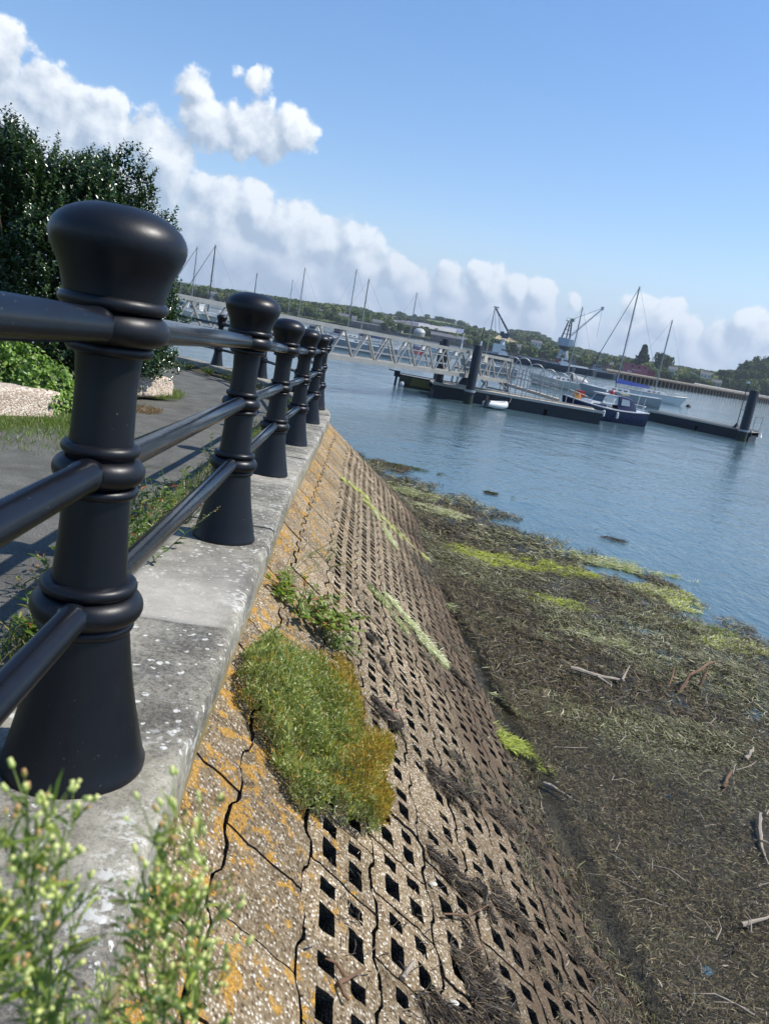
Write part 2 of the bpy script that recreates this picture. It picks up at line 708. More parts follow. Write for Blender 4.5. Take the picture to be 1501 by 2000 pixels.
def block_mat():
    m, t, b = principled('aggregate_block', (.3, .25, .18), .95, 0, .08)
    v = coords(t, kind='World')
    big = noise(t, 1.6, 4, .55, v)
    mid = noise(t, 9, 5, .6, v)
    a = t.nodes.new('ShaderNodeAttribute')
    a.attribute_name = 'col'
    sa = t.nodes.new('ShaderNodeSeparateColor')
    t.links.new(a.outputs['Color'], sa.inputs[0])
    base = ramp(t, mid, [(.3, (.15, .108, .062)), (.55, (.24, .178, .108)), (.75, (.30, .235, .15))])
    # aggregate stones
    vo = t.nodes.new('ShaderNodeTexVoronoi')
    vo.inputs['Scale'].default_value = 120
    t.links.new(v, vo.inputs['Vector'])
    sc = t.nodes.new('ShaderNodeSeparateColor')
    t.links.new(vo.outputs['Color'], sc.inputs[0])
    stone = ramp(t, sc.outputs[0], [(.0, (.055, .038, .024)), (.3, (.17, .125, .075)), (.55, (.29, .225, .14)), (.78, (.46, .39, .28)), (.95, (.78, .73, .62))])
    inside = maprange(t, vo.outputs['Distance'], .30, .60, .95, .2)
    c = mixc(t, inside, base, stone)
    vg = t.nodes.new('ShaderNodeVectorMath')
    vg.operation = 'SCALE'
    t.links.new(c, vg.inputs[0])
    t.links.new(maprange(t, sa.outputs[2], 0, 1, .75, 1.2), vg.inputs['Scale'])
    c = vg.outputs[0]
    # orange lichen, strongest near the top of the slope
    li = math_node(t, 'ADD', math_node(t, 'MULTIPLY', noise(t, 17, 3, .5, v), .8), math_node(t, 'MULTIPLY', noise(t, 3.2, 2, .5, v), .35))
    li = math_node(t, 'ADD', li, math_node(t, 'MULTIPLY', noise(t, 70, 6, .72, v), .42))
    li = math_node(t, 'ADD', li, math_node(t, 'MULTIPLY', sa.outputs[0], .15))
    lm = maprange(t, li, .965, 1.01, 0, .9, True)
    lm = math_node(t, 'MULTIPLY', lm, maprange(t, sa.outputs[0], .02, .3, 0, 1))
    lm = math_node(t, 'MULTIPLY', lm, maprange(t, noise(t, 150, 4, .75, v), .40, .52, .15, 1))
    lic = mixc(t, maprange(t, noise(t, 130, 3, .6, v), .35, .65, 0, 1), (.34, .165, .02), (.60, .34, .06))
    c = mixc(t, lm, c, lic)
    # damp green-brown film further down
    alg = maprange(t, math_node(t, 'ADD', math_node(t, 'MULTIPLY', sa.outputs[1], .6), big), .55, 1.0, 0, .82, True)
    c = mixc(t, alg, c, (.098, .070, .048))
    c = mixc(t, maprange(t, sa.outputs[1], 1.5, 2, 0, 1), c, (.012, .010, .007))  # wall faces go near black: algae dirt plus painted shade of the holes
    t.links.new(c, b.inputs['Base Color'])
    h = math_node(t, 'ADD', math_node(t, 'MULTIPLY', vo.outputs['Distance'], -1.0), math_node(t, 'MULTIPLY', mid, 1.2))
    bump(t, b, h, .8, .009)
    return m


def asphalt_mat():
    m, t, b = principled('asphalt', (.1, .1, .1), .9, 0, .3)
    v = coords(t, kind='World')
    f = noise(t, 160, 4, .75, v)
    mid = noise(t, 3, 5, .6, v)
    c = ramp(t, f, [(.33, (.028, .028, .025)), (.5, (.082, .081, .071)), (.68, (.22, .215, .185))])
    vg = t.nodes.new('ShaderNodeVectorMath')
    vg.operation = 'SCALE'
    t.links.new(c, vg.inputs[0])
    t.links.new(maprange(t, mid, .3, .7, .75, 1.45), vg.inputs['Scale'])
    t.links.new(vg.outputs[0], b.inputs['Base Color'])
    bump(t, b, f, .6, .006)
    return m


def soil_mat(name='soil', a=(.05, .04, .025), c=(.13, .11, .07)):
    m, t, b = principled(name, a, .95, 0, .2)
    v = coords(t, kind='World')
    f = noise(t, 30, 6, .7, v)
    t.links.new(mixc(t, f, a, c), b.inputs['Base Color'])
    bump(t, b, f, .8, .02)
    return m


def iron_mat(name, col=(.003, .004, .007), r0=.34, r1=.46):
    m, t, b = principled(name, col, .33, 0, .38)
    v = coords(t, kind='World')
    n1 = noise(t, 5, 4, .6, v)
    n2 = noise(t, 55, 5, .65, v)
    c = mixc(t, maprange(t, n1, .35, .7, 0, 1), col, (.006, .006, .008))
    # chips, scuffs and droppings
    sp = maprange(t, noise(t, 85, 3, .8, v), .69, .73, 0, .75, True)
    sp = math_node(t, 'MULTIPLY', sp, maprange(t, noise(t, 6, 2, .5, v), .5, .62, 0, 1))
    c = mixc(t, sp, c, (.30, .30, .30))
    ru = maprange(t, math_node(t, 'ADD', noise(t, 20, 5, .7, v), n1), 1.30, 1.42, 0, .5, True)
    c = mixc(t, ru, c, (.04, .032, .026))
    t.links.new(c, b.inputs['Base Color'])
    t.links.new(maprange(t, math_node(t, 'ADD', math_node(t, 'MULTIPLY', n1, .6), math_node(t, 'MULTIPLY', n2, .4)), .35, .65, r0, r1), b.inputs['Roughness'])
    bump(t, b, math_node(t, 'ADD', n2, math_node(t, 'MULTIPLY', n1, .8)), .10, .004)
    return m


M_conc = concrete_mat()
M_block = block_mat()
M_asph = asphalt_mat()
M_soil = soil_mat()
M_grassy = soil_mat('grassy_soil', (.045, .06, .018), (.11, .12, .05))
M_mud = soil_mat('wet_mud', (.022, .018, .012), (.06, .052, .03))
M_mud.node_tree.nodes['Principled BSDF'].inputs['Roughness'].default_value = .3
M_iron = iron_mat('painted_iron')
M_rail = iron_mat('painted_rail', (.008, .011, .016), .15, .27)

# ------------------------------------------------------------------ ground, path, verge
tt = np.arange(0, TMAX, .25)


def strip(x0, x1, z0, z1, nx, mat, name, bumpz=0.0, t0=0, t1=None, seed=1):
    ts = np.arange(t0, t1 if t1 else TMAX, .12)
    P = []
    xs = np.linspace(x0, x1, nx)
    for t in ts:
        c, n = C(t), NR(t)
        f = (xs - x0) / (x1 - x0)
        q = np.stack([c[0] + n[0] * xs, c[1] + n[1] * xs, c[2] + z0 + (z1 - z0) * f], 1)
        P.append(q)
    P = np.array(P)
    fl = P.reshape(-1, 3)
    if bumpz:
        fl[:, 2] += bumpz * vnoise(fl[:, :2], 3.0, seed)
    ni, nj = P.shape[:2]
    I, J = np.meshgrid(np.arange(ni - 1), np.arange(nj - 1), indexing='ij')
    q = np.stack([I * nj + J, I * nj + J + 1, (I + 1) * nj + J + 1, (I + 1) * nj + J], -1).reshape(-1, 4)
    o = npmesh(name, fl, q, mat, smooth=True)
    o['kind'] = 'structure'
    return o


strip(INN + .03, -.52, -.10, -.215, 8, M_soil, 'verge', .012)
strip(-.46, -2.62, -.205, -.225, 14, M_asph, 'path', .004)
# land to the left of the path, running back from the water
P = []
for t in np.arange(0, TMAX, .3):
    a = wallpt(t, -2.45, -.235)
    far = np.array([-60., -6 + t * 1.5, 2.6])
    P.append([a + (far - a) * f for f in (0, .01, .03, .08, .2, .5, 1)])
P = np.array(P)
fl = P.reshape(-1, 3)
ni, nj = P.shape[:2]
I, J = np.meshgrid(np.arange(ni - 1), np.arange(nj - 1), indexing='ij')
q = np.stack([I * nj + J, I * nj + J + 1, (I + 1) * nj + J + 1, (I + 1) * nj + J], -1).reshape(-1, 4)
npmesh('grass_bank', fl, q, M_grassy, smooth=True)['kind'] = 'structure'

# ------------------------------------------------------------------ sea wall: coping slabs
wall = thing('sea_wall', 'low concrete sea wall with lichen-spotted coping slabs carrying the black railing', 'wall', C(tpar(1.4)))
sl_t = 0.0
k = 0
prof0 = [(INN, -TH), (INN, -.02), (INN + .02, 0)] + [(INN + .02 + (OUT - INN - .045) * i / 12, 0) for i in range(1, 12)] + \
        [(OUT - .025, 0), (OUT - .012, -.004), (OUT - .003, -.013), (OUT, -.028), (OUT, -.06), (OUT, -.10), (OUT, -TH)]
slabs = [(0, 1.55), (1.55, 3.13), (3.13, 4.72), (4.72, 6.15), (6.15, 7.7), (7.7, 9.2), (9.2, 10.8), (10.8, 12.3), (12.3, 13.6), (13.6, 15), (15, 16.4), (16.4, 17.9),
         (17.9, 19.4), (19.4, 21), (21, 22.5), (22.5, TMAX - .1)]
PALE = {2: .9, 4: .35, 7: .3}
for k, (a, b_) in enumerate(slabs):
    n = int((b_ - a) / .045)
    ts = np.linspace(a + .004, b_ - .004, n)
    rows = []
    for t in ts:
        c, nr = C(t), NR(t)
        rows.append([(c[0] + nr[0] * x, c[1] + nr[1] * x, c[2] + z) for x, z in prof0])
    V = np.array(rows).reshape(-1, 3)
    pj = len(prof0)
    xs = np.tile(np.array([p[0] for p in prof0]), n)
    zs = np.tile(np.array([p[1] for p in prof0]), n)
    tv = np.repeat(ts, pj)
    w = vnoise(np.stack([tv, zs], 1), 9, 3) * .004 + vnoise(np.stack([tv, zs], 1), 40, 5) * .0022
    nr = NR(tv)
    em = np.clip((xs - (OUT - .05)) / .05, 0, 1)
    V[:, 0] += nr[:, 0] * w * em
    V[:, 1] += nr[:, 1] * w * em
    V[:, 2] += vnoise(V[:, :2], 14, 8) * .0015 + (-abs(w) * em * .8) + (.004 if k % 2 else 0)
    cc = np.zeros((len(V), 3))
    cc[:, 0] = np.clip((xs - (OUT - .14)) / .10, .15, 1) * np.where(zs < -.05, .7, 1)
    cc[:, 1] = np.clip((-zs - .06) / .08, 0, 1) * (xs > 0)
    pp = PALE.get(k, .0)
    f = 1.0
    if k == 2:
        f = np.clip(1.35 - (tv - a) / .85 + vnoise(V[:, :2], 6, 4) * .15, 0, 1)
    cc[:, 2] = pp * f * np.clip((OUT - xs) / .08, .3, 1)
    I, J = np.meshgrid(np.arange(n - 1), np.arange(pj - 1), indexing='ij')
    q = np.stack([I * pj + J, I * pj + J + 1, (I + 1) * pj + J + 1, (I + 1) * pj + J], -1).reshape(-1, 4)
    # end caps as strips of quads down to the underside
    V2 = [V]
    o_ = npmesh('coping_slab', V, q, M_conc, wall, cc, smooth=True)
    me = o_.data
    bm = bmesh.new()
    bm.from_mesh(me)
    bm.verts.ensure_lookup_table()
    for row in (0, n - 1):
        try:
            bm.faces.new([bm.verts[row * pj + j] for j in range(pj)])
        except Exception:
            pass
    bm.to_mesh(me)
    bm.free()
# the wall body under the coping and down behind the revetment
b = MB()
P = []
for t in np.arange(0, TMAX - .1, .4):
    P.append([wallpt(t, INN + .01, -TH - .35), wallpt(t, INN + .01, -TH + .002), wallpt(t, OUT - .035, -TH + .002), wallpt(t, OUT - .035, -TH - .3)])
b.grid(P)
b.build('footing', paint('footing_concrete', (.2, .19, .16), .9, .2, 12, bumpy=.4), wall, world=True)

# ------------------------------------------------------------------ revetment
rev = thing('revetment', 'sloping revetment of interlocking concrete blocks with rows of square holes below the sea wall', 'revetment', tuple(slope(0, tpar(4))))
SJ = [.0, .19, .475, .77, 1.075, 1.385, 1.705, 2.035, 2.375, 2.725, 3.08]
# bed under the blocks (fills the holes): silt, coloured near black to carry the holes' shade too
ts = np.arange(0, TMAX - .3, .15)
ss = np.linspace(-.02, 3.6, 40)
Sg, Tg = np.meshgrid(ss, ts, indexing='ij')
B = slope(Sg.ravel(), Tg.ravel(), -.15)
B[:, 2] += vnoise(B, 9, 9) * .006
ni, nj = Sg.shape
I, J = np.meshgrid(np.arange(ni - 1), np.arange(nj - 1), indexing='ij')
q = np.stack([I * nj + J, I * nj + J + 1, (I + 1) * nj + J + 1, (I + 1) * nj + J], -1).reshape(-1, 4)
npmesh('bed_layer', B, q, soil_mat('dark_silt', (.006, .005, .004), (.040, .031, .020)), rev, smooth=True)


def course(ci, s0, s1, holed, parent):
    """one course of blocks along the slope: cells, inner walls of the holes, irregular joints"""
    Vs, Fs, Cs = [], [], []
    off = 0
    w = s1 - s0
    pitch = .285
    T0 = .35 + (.11 if ci % 2 else 0)
    nb = int((13.6 - T0) / pitch)
    M = 3
    for bi in range(nb):
        t0 = T0 + bi * pitch
        t1 = t0 + pitch
        if holed:
            j_ = lambda: (rng.random() - .5) * .03
            sb = [0, .19 + j_(), .40 + j_(), .60 + j_(), .81 + j_(), 1]
            tb = [0, .12 + j_(), .45 + j_(), .62 + j_(), .84 + j_(), 1]
        else:
            sb = [0, .25, .5, .75, 1] if w > .25 else [0, .5, 1]
            tb = [0, .25, .5, .75, 1]
        sf = [0]
        for i in range(len(sb) - 1):
            sf += [sb[i] + (sb[i + 1] - sb[i]) * (j + 1) / M for j in range(M)]
        tf = [0]
        for i in range(len(tb) - 1):
            tf += [tb[i] + (tb[i + 1] - tb[i]) * (j + 1) / M for j in range(M)]
        sf, tf = np.array(sf), np.array(tf)
        S, T = np.meshgrid(sf, tf, indexing='ij')
        gap_s, gap_t = (.0035 if ci < 2 else .0055) + .003 * rng.random() ** 2, (.0018 if not holed else .0035)
        Tw = t0 + gap_t + T * (pitch - 2 * gap_t)
        lug = .012 * np.clip(np.sin(Tw / pitch * 2 * PI) * 2.5, -1, 1) + .002 * vnoise(np.stack([Tw.ravel(), Tw.ravel() * 0], 1), 12, 19).reshape(S.shape)
        Sw = s0 + gap_s + S * (w - 2 * gap_s) + lug * np.abs(2 * S - 1) ** 5
        dh = (rng.random() - .5) * .006
        tilt = (rng.random() - .5) * .012
        ed = np.minimum(np.minimum(S, 1 - S) * w, np.minimum(T, 1 - T) * pitch)
        H = dh + tilt * (T - .5) + -.006 * np.clip(1 - ed / .02, 0, 1)
        q2 = np.stack([Sw.ravel(), Tw.ravel()], 1)
        jx = vnoise(q2, 60, 21) * .0012 + vnoise(q2, 9, 25) * .0010
        jy = vnoise(q2, 60, 22) * .0012 + vnoise(q2, 9, 26) * .0010
        Sw = Sw + jx.reshape(S.shape)
        Tw = Tw + jy.reshape(S.shape)
        H = H + (vnoise(q2, 30, 23) * .003).reshape(S.shape)
        ni, nj = S.shape
        idx = np.arange(ni * nj).reshape(ni, nj)
        hole = np.zeros((ni - 1, nj - 1), bool)
        if holed:
            for a in (1, 3):
                for c in (1, 3):
                    if rng.random() < .03:
                        continue
                    hole[a * M:(a + 1) * M, c * M:(c + 1) * M] = True
        top = slope(Sw.ravel(), Tw.ravel(), H.ravel())
        bot = slope(Sw.ravel(), Tw.ravel(), H.ravel() - .17)
        nv = ni * nj
        Vs += [top, bot, top]
        fs = []
        for i in range(ni - 1):
            for j in range(nj - 1):
                if not hole[i, j]:
                    fs.append((idx[i, j], idx[i + 1, j], idx[i + 1, j + 1], idx[i, j + 1]))
                    for (di, dj, e0, e1) in ((-1, 0, idx[i, j], idx[i, j + 1]), (1, 0, idx[i + 1, j + 1], idx[i + 1, j]), (0, -1, idx[i + 1, j], idx[i, j]), (0, 1, idx[i, j + 1], idx[i + 1, j + 1])):
                        a_, b__ = i + di, j + dj
                        if not (0 <= a_ < ni - 1 and 0 <= b__ < nj - 1) or hole[a_, b__]:
                            fs.append((e0 + 2 * nv, e1 + 2 * nv, e1 + nv, e0 + nv))
        Fs.append(np.array(fs) + off)
        sn = (Sw.ravel())
        lich = np.clip(1 - (sn - .15) / .75, 0, 1)
        wet = np.clip((sn - .9) / 1.5, 0, 1)
        tone = rng.random()
        cc = np.stack([lich, wet, np.full_like(lich, tone)], 1)
        dk = np.stack([lich * 0, np.ones_like(lich) * 1.95, np.zeros_like(lich)], 1)  # wall bottoms darkest, hole shade put into the colour
        rm = np.stack([lich * 0, np.ones_like(lich) * 1.62, np.zeros_like(lich) + .4], 1)  # rims coloured paler, imitating light on the upper wall
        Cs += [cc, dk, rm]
        off += 3 * nv
    return npmesh('holed_block_course' if holed else 'solid_block_course', np.concatenate(Vs), np.concatenate(Fs), M_block, parent, np.concatenate(Cs))


for ci in range(len(SJ) - 1):
    course(ci, SJ[ci], SJ[ci + 1], ci >= 2, rev)

# ------------------------------------------------------------------ railing
railing = thing('railing', 'black cast iron railing of bulbous posts and three round bars along the sea wall', 'railing', POSTS[1])


def torus_prof(r, z, m, n=8, sx=1.0):
    return [(r + m * sx * math.cos(a), z + m * math.sin(a)) for a in np.linspace(-PI / 2, PI / 2, n)]


SCH = 1.02
PSC = [1, .982] + [1] * 12        # the nearest post is a slightly shorter casting
for pi_, p in enumerate(POSTS[:11]):
    near = pi_ in (1, 2)
    n = 72 if near else 32
    loc = (p[0] - POSTS[1][0], p[1] - POSTS[1][1], p[2] - POSTS[1][2])
    body = MB()
    prof = [(.090, .30), (.085, .37), (.0735, .45), (.068, .54), (.0655, .64), (.061, .74), (.059, .82), (.0625, .88), (.074, .93), (.088, .99)]
    body.lathe([(r, z * SCH) for r, z in prof], (0, 0, 0), n)
    po = body.build('post', M_iron, railing, smooth=True)
    po.location = loc
    po.scale = (PSC[pi_],) * 3
    WO[po.name] = (0, 0, 0)
    # flared base
    bb = MB()
    bp = [(.146, 0), (.151, .004), (.152, .014), (.148, .022), (.136, .07), (.122, .13), (.110, .19), (.100, .25), (.092, .31), (.088, .335)]
    bb.lathe([(r, z * SCH) for r, z in bp], (0, 0, 0), n, True, True).build('flared_base', M_iron, po, smooth=True)
    for (zl, rl, ml, zb, rb, mb, zs, rs, ms) in ((.335, .086, .013, .374, .083, .031, .418, .084, .014),
                                                (.620, .070, .011, .660, .063, .0275, .703, .064, .013),
                                                (.899, .071, .012, .940, .078, .031, .983, .090, .013)):
        co = MB()
        pr = [(rl * .8, zl - ml)] + torus_prof(rl, zl, ml) + torus_prof(rb, zb, mb, 12) + torus_prof(rs, zs, ms) + [(rs * .75, zs + ms)]
        co.lathe([(r, z * SCH) for r, z in pr], (0, 0, 0), n, True, True).build('collar', M_iron, po, smooth=True)
    cp = MB()
    pr = [(.080, .985), (.094, .994), (.0965, 1.010), (.101, 1.028), (.108, 1.046), (.117, 1.064), (.1235, 1.080), (.1262, 1.093), (.1255, 1.104), (.121, 1.116),
          (.112, 1.128), (.098, 1.139), (.080, 1.148), (.062, 1.154), (.054, 1.156), (.053, 1.1515), (.050, 1.1515), (.048, 1.157), (.02, 1.159), (.001, 1.159)]
    cp.lathe([(r, z * SCH) for r, z in pr], (0, 0, 0), n, True, True).build('bulbous_cap', M_iron, po, smooth=True)
for i in range(len(POSTS) - 1):
    a, b_ = np.array(POSTS[i]), np.array(POSTS[i + 1])
    for zr, rr in ((.940, .031), (.660, .030), (.374, .0295)):
        d = unit((b_ - a)[None])[0]
        A = a + [0, 0, zr * SCH * PSC[i]] + d * .045
        Bq = b_ + [0, 0, zr * SCH * PSC[i + 1]] - d * .045
        tb = MB()
        k1 = A + d * .075
        k2 = Bq - d * .075
        tb.tube([A, k1 - d * .004, k1, k2, k2 + d * .004, Bq], [rr * 1.09, rr * 1.09, rr, rr, rr * 1.09, rr * 1.09], 24 if i < 3 else 12)
        tb.build('rail', M_rail, railing, world=True, smooth=True)

# ------------------------------------------------------------------ water, sea bed
mw, t, b = principled('harbour_water', (.012, .035, .045), .06, 0, .5)
v = coords(t, kind='World')
vv = coords(t, (1, .55, 1), 'World', (0, 0, R(-20)))
n1 = noise(t, 2.3, 3, .6, vv, .4)
n2 = noise(t, 7.5, 4, .6, vv, .3)
n3 = noise(t, .35, 3, .5, v)
n4 = noise(t, .045, 3, .5, coords(t, (.5, 1.6, 1), 'World', (0, 0, R(12))))
amp = maprange(t, n4, .35, .65, .65, 1.25)
h = math_node(t, 'ADD', math_node(t, 'MULTIPLY', n1, .036), math_node(t, 'MULTIPLY', n2, .019))
h = math_node(t, 'ADD', math_node(t, 'MULTIPLY', h, amp), math_node(t, 'MULTIPLY', n3, .07))
bp = t.nodes.new('ShaderNodeBump')
bp.inputs['Strength'].default_value = 1.0
bp.inputs['Distance'].default_value = 1.0
t.links.new(h, bp.inputs['Height'])
t.links.new(bp.outputs[0], b.inputs['Normal'])
b.inputs['IOR'].default_value = 1.33
cw = mixc(t, maprange(t, n4, .35, .7, 0, 1), (.062, .112, .135), (.085, .140, .160))
t.links.new(cw, b.inputs['Base Color'])
M_water = mw
wb = MB()
gx = [-9000, -3000, -900, -300, -100, -40, -15, 0, 15, 40, 100, 300, 900, 3000, 9000]
gy = [-300, -60, -10, 0, 10, 30, 60, 120, 300, 900, 3000, 9000]
wb.grid([[(x, y, 0.0) for x in gx] for y in gy])
w_ = wb.build('water', M_water)
w_['kind'] = 'structure'
# keep the sea out from under the land: the bank stands above it, so nothing more is needed

# ------------------------------------------------------------------ seaweed, algae and flotsam
M_weed = leafmat('wrack', .5, 0, .3)
M_alga = leafmat('green_algae', .6, .25, .3)
M_leaf = leafmat('leaf', .42, .3, .5)
M_gloss = leafmat('glossy_leaf', .24, .16, .6)
M_wood = paint('driftwood_grey', (.32, .27, .21), .85, .3, 12, bumpy=.5)
M_wood2 = paint('driftwood_brown', (.16, .09, .05), .85, .3, 12, bumpy=.5)

# outer edge of the floating weed, in world x, y
EDGE = np.array([(8.5, 2.0), (7.4, 5.0), (5.6, 7.6), (4.7, 8.9), (4.55, 9.8), (4.15, 10.9), (3.6, 12.1), (2.9, 13.3), (2.0, 14.4), (1.0, 15.5), (-.1, 17.4), (-1.4, 18.6), (-3, 20)])


def edge_x(y):
    return np.interp(y, EDGE[:, 1], EDGE[:, 0])


def toe_x(y):
    return np.interp(y, [0, 3.1, 4.6, 7.5, 8.6, 11.5, 13.0, 15.5, 18, 20], [2.06, 1.85, 1.65, 1.22, 1.05, .52, .10, -.88, -2.32, -4.12])


def sample_mat(n, y0, y1):
    y = y0 + (y1 - y0) * rng.random(n)
    a, e = toe_x(y) - .12, edge_x(y) + .5
    x = a + (e - a) * rng.random(n)
    return x, y


def keep_mask(x, y, dens=1.0):
    e = edge_x(y)
    P2 = np.stack([x, y * .8], 1)
    nz = vnoise(P2, 1.6, 41) * .5 + vnoise(P2, 5.5, 42) * .35
    f = (e - x) / 1.5 + nz * 1.0                     # breaks up towards open water
    near = np.clip((e - x) / 3.0, 0, 1)
    dens = dens * (1 - .12 * np.clip((x - toe_x(y) - .8) / 2.2, 0, 1))
    return rng.random(len(x)) < np.clip(f + .25, 0, 1) * dens * (0.45 + .55 * np.clip(nz + .6 + near * .2, 0, 1))


# wet mud and shallow bottom just under and just over the water near the toe
ys = np.linspace(-2, 21, 230)
P = []
for y in ys:
    a = float(toe_x(y)) - .9
    xs = np.linspace(a, a + 9.5, 110)
    d = xs - (a + .9)
    z = np.where(d < 0, .30 * np.clip(-d / .6, 0, 1) * .4 + .025, .034 - .010 * d)
    z = z - .10 * np.clip(xs - float(edge_x(y)) + .9, 0, 5)
    q = np.stack([xs, np.full_like(xs, y), z], 1)
    P.append(q)
P = np.array(P)
fl = P.reshape(-1, 3)
fl[:, 2] += vnoise(fl[:, :2], 2.2, 51) * .012 + vnoise(fl[:, :2], 9, 52) * .009 + vnoise(fl[:, :2], 28, 53) * .006
ni, nj = P.shape[:2]
I, J = np.meshgrid(np.arange(ni - 1), np.arange(nj - 1), indexing='ij')
q = np.stack([I * nj + J, I * nj + J + 1, (I + 1) * nj + J + 1, (I + 1) * nj + J], -1).reshape(-1, 4)
npmesh('sea_bed', fl, q, M_mud, smooth=True)['kind'] = 'structure'

DARK = [(.050, .036, .018), (.085, .063, .028), (.14, .108, .046), (.022, .017, .012), (.22, .17, .090), (.40, .35, .25), (.11, .115, .035)]


def bed_z(x, y):
    d = x - toe_x(y)
    return np.clip(np.where(d < 0, .035 + .2 * np.clip(-d / .6, 0, 1), .035 - .018 * d), 0, 1)


def wrack(n, y0, y1, L, W, name, label, lift=.02, dens=1.0):
    x, y = sample_mat(n, y0, y1)
    k = keep_mask(x, y, dens)
    x, y = x[k], y[k]
    m = len(x)
    hump = np.clip(vnoise(np.stack([x, y], 1), 2.5, 60) * .03, 0, 1) + .05 * np.exp(-((x - toe_x(y)) / .35) ** 2)
    z = np.maximum(bed_z(x, y), .008) + rng.random(m) * lift + hump
    # strands are combed by the tide, roughly along the shore, with a lot of scatter
    an = PI / 2 + .9 + vnoise(np.stack([x, y], 1), .7, 61) * 1.2 + rng.normal(0, 1.0, m)
    D = np.stack([np.cos(an), np.sin(an), rng.normal(0, .16, m)], 1)
    Nn = unit(np.stack([rng.normal(0, .5, m), rng.normal(0, .5, m), np.ones(m)], 1))
    V, Fq = blades(np.stack([x, y, z], 1), D, Nn, L * (.4 + 1.2 * rng.random(m)), W * (.5 + rng.random(m)), 2, .5)
    P2 = np.stack([x, y], 1)
    g = vnoise(P2, .9, 62)
    far = np.clip((y - 5) / 8, 0, 1)
    w = np.array([4, 4.5, 3.4, 3.0, 1.3, .12, 1.2])
    c = colmix(m, DARK, w, .3)
    # yellow-green and bleached filaments in drifts
    gm = rng.random(m) < np.clip((g - .25 + far * .55) * .5, 0, .55)
    c[gm] = colmix(int(gm.sum()), [(.20, .20, .08), (.30, .30, .15), (.13, .14, .05), (.38, .36, .24)], [3, 2, 3, 1.5], .25)
    o = npmesh(name, V, Fq, M_weed, None, np.repeat(c, 6, 0))
    tag(o, label, 'seaweed', kind='stuff')


wrack(290000, 1.6, 6.5, .032, .0034, 'bladder_wrack', 'dark brown tangle of beached seaweed fragments nearest the camera', lift=.05)
wrack(150000, 6.0, 11.5, .075, .0065, 'floating_wrack', 'brown seaweed raft floating along the middle of the shore', lift=.04)
wrack(60000, 11.0, 19.5, .12, .011, 'distant_wrack', 'thin dark seaweed raft breaking up beside open water')


def patch(name, cx, cy, rx, ry, rot, n, cols, L, W, label, zup=.02, tall=.012, cat='seaweed', mat=None):
    a = rng.random(n) * 2 * PI
    r = np.sqrt(rng.random(n))
    px, py = r * np.cos(a), r * np.sin(a)
    e = 1 + .35 * vnoise(np.stack([np.cos(a), np.sin(a)], 1) * 2, 1.3, int(cx * 100) % 97)
    px, py = px * e * rx, py * e * ry
    px, py = px * 1.25, py * 1.25
    x = cx + px * math.cos(rot) - py * math.sin(rot)
    y = cy + px * math.sin(rot) + py * math.cos(rot)
    k = vnoise(np.stack([x, y], 1), 6, 71) * .8 + vnoise(np.stack([x, y], 1), 20, 72) * .5 > -1.25 + r * 1.5
    x, y = x[k], y[k]
    m = len(x)
    z = bed_z(x, y) + zup + rng.random(m) * tall * (1 - .7 * r[k])
    an = rot + rng.normal(0, .6, m)
    D = np.stack([np.cos(an), np.sin(an), rng.normal(0, .1, m)], 1)
    Nn = unit(np.stack([rng.normal(0, .4, m), rng.normal(0, .4, m), np.ones(m)], 1))
    V, Fq = blades(np.stack([x, y, z], 1), D, Nn, L * (.5 + rng.random(m)), W * (.5 + rng.random(m)), 2, .6)
    o = npmesh(name, V, Fq, mat or M_alga, None, np.repeat(colmix(m, cols, [1] * len(cols), .25), 6, 0))
    tag(o, label, cat, kind='stuff')


YG = [(.50, .52, .08), (.42, .46, .06), (.60, .60, .16), (.32, .36, .05)]
PALEC = [(.58, .55, .38), (.48, .46, .30), (.68, .64, .48), (.38, .39, .20)]
MIDG = [(.22, .27, .06), (.30, .33, .10), (.15, .20, .04)]


def wp(px, py):
    p = atz(px, py, .03)
    return p[0], p[1]


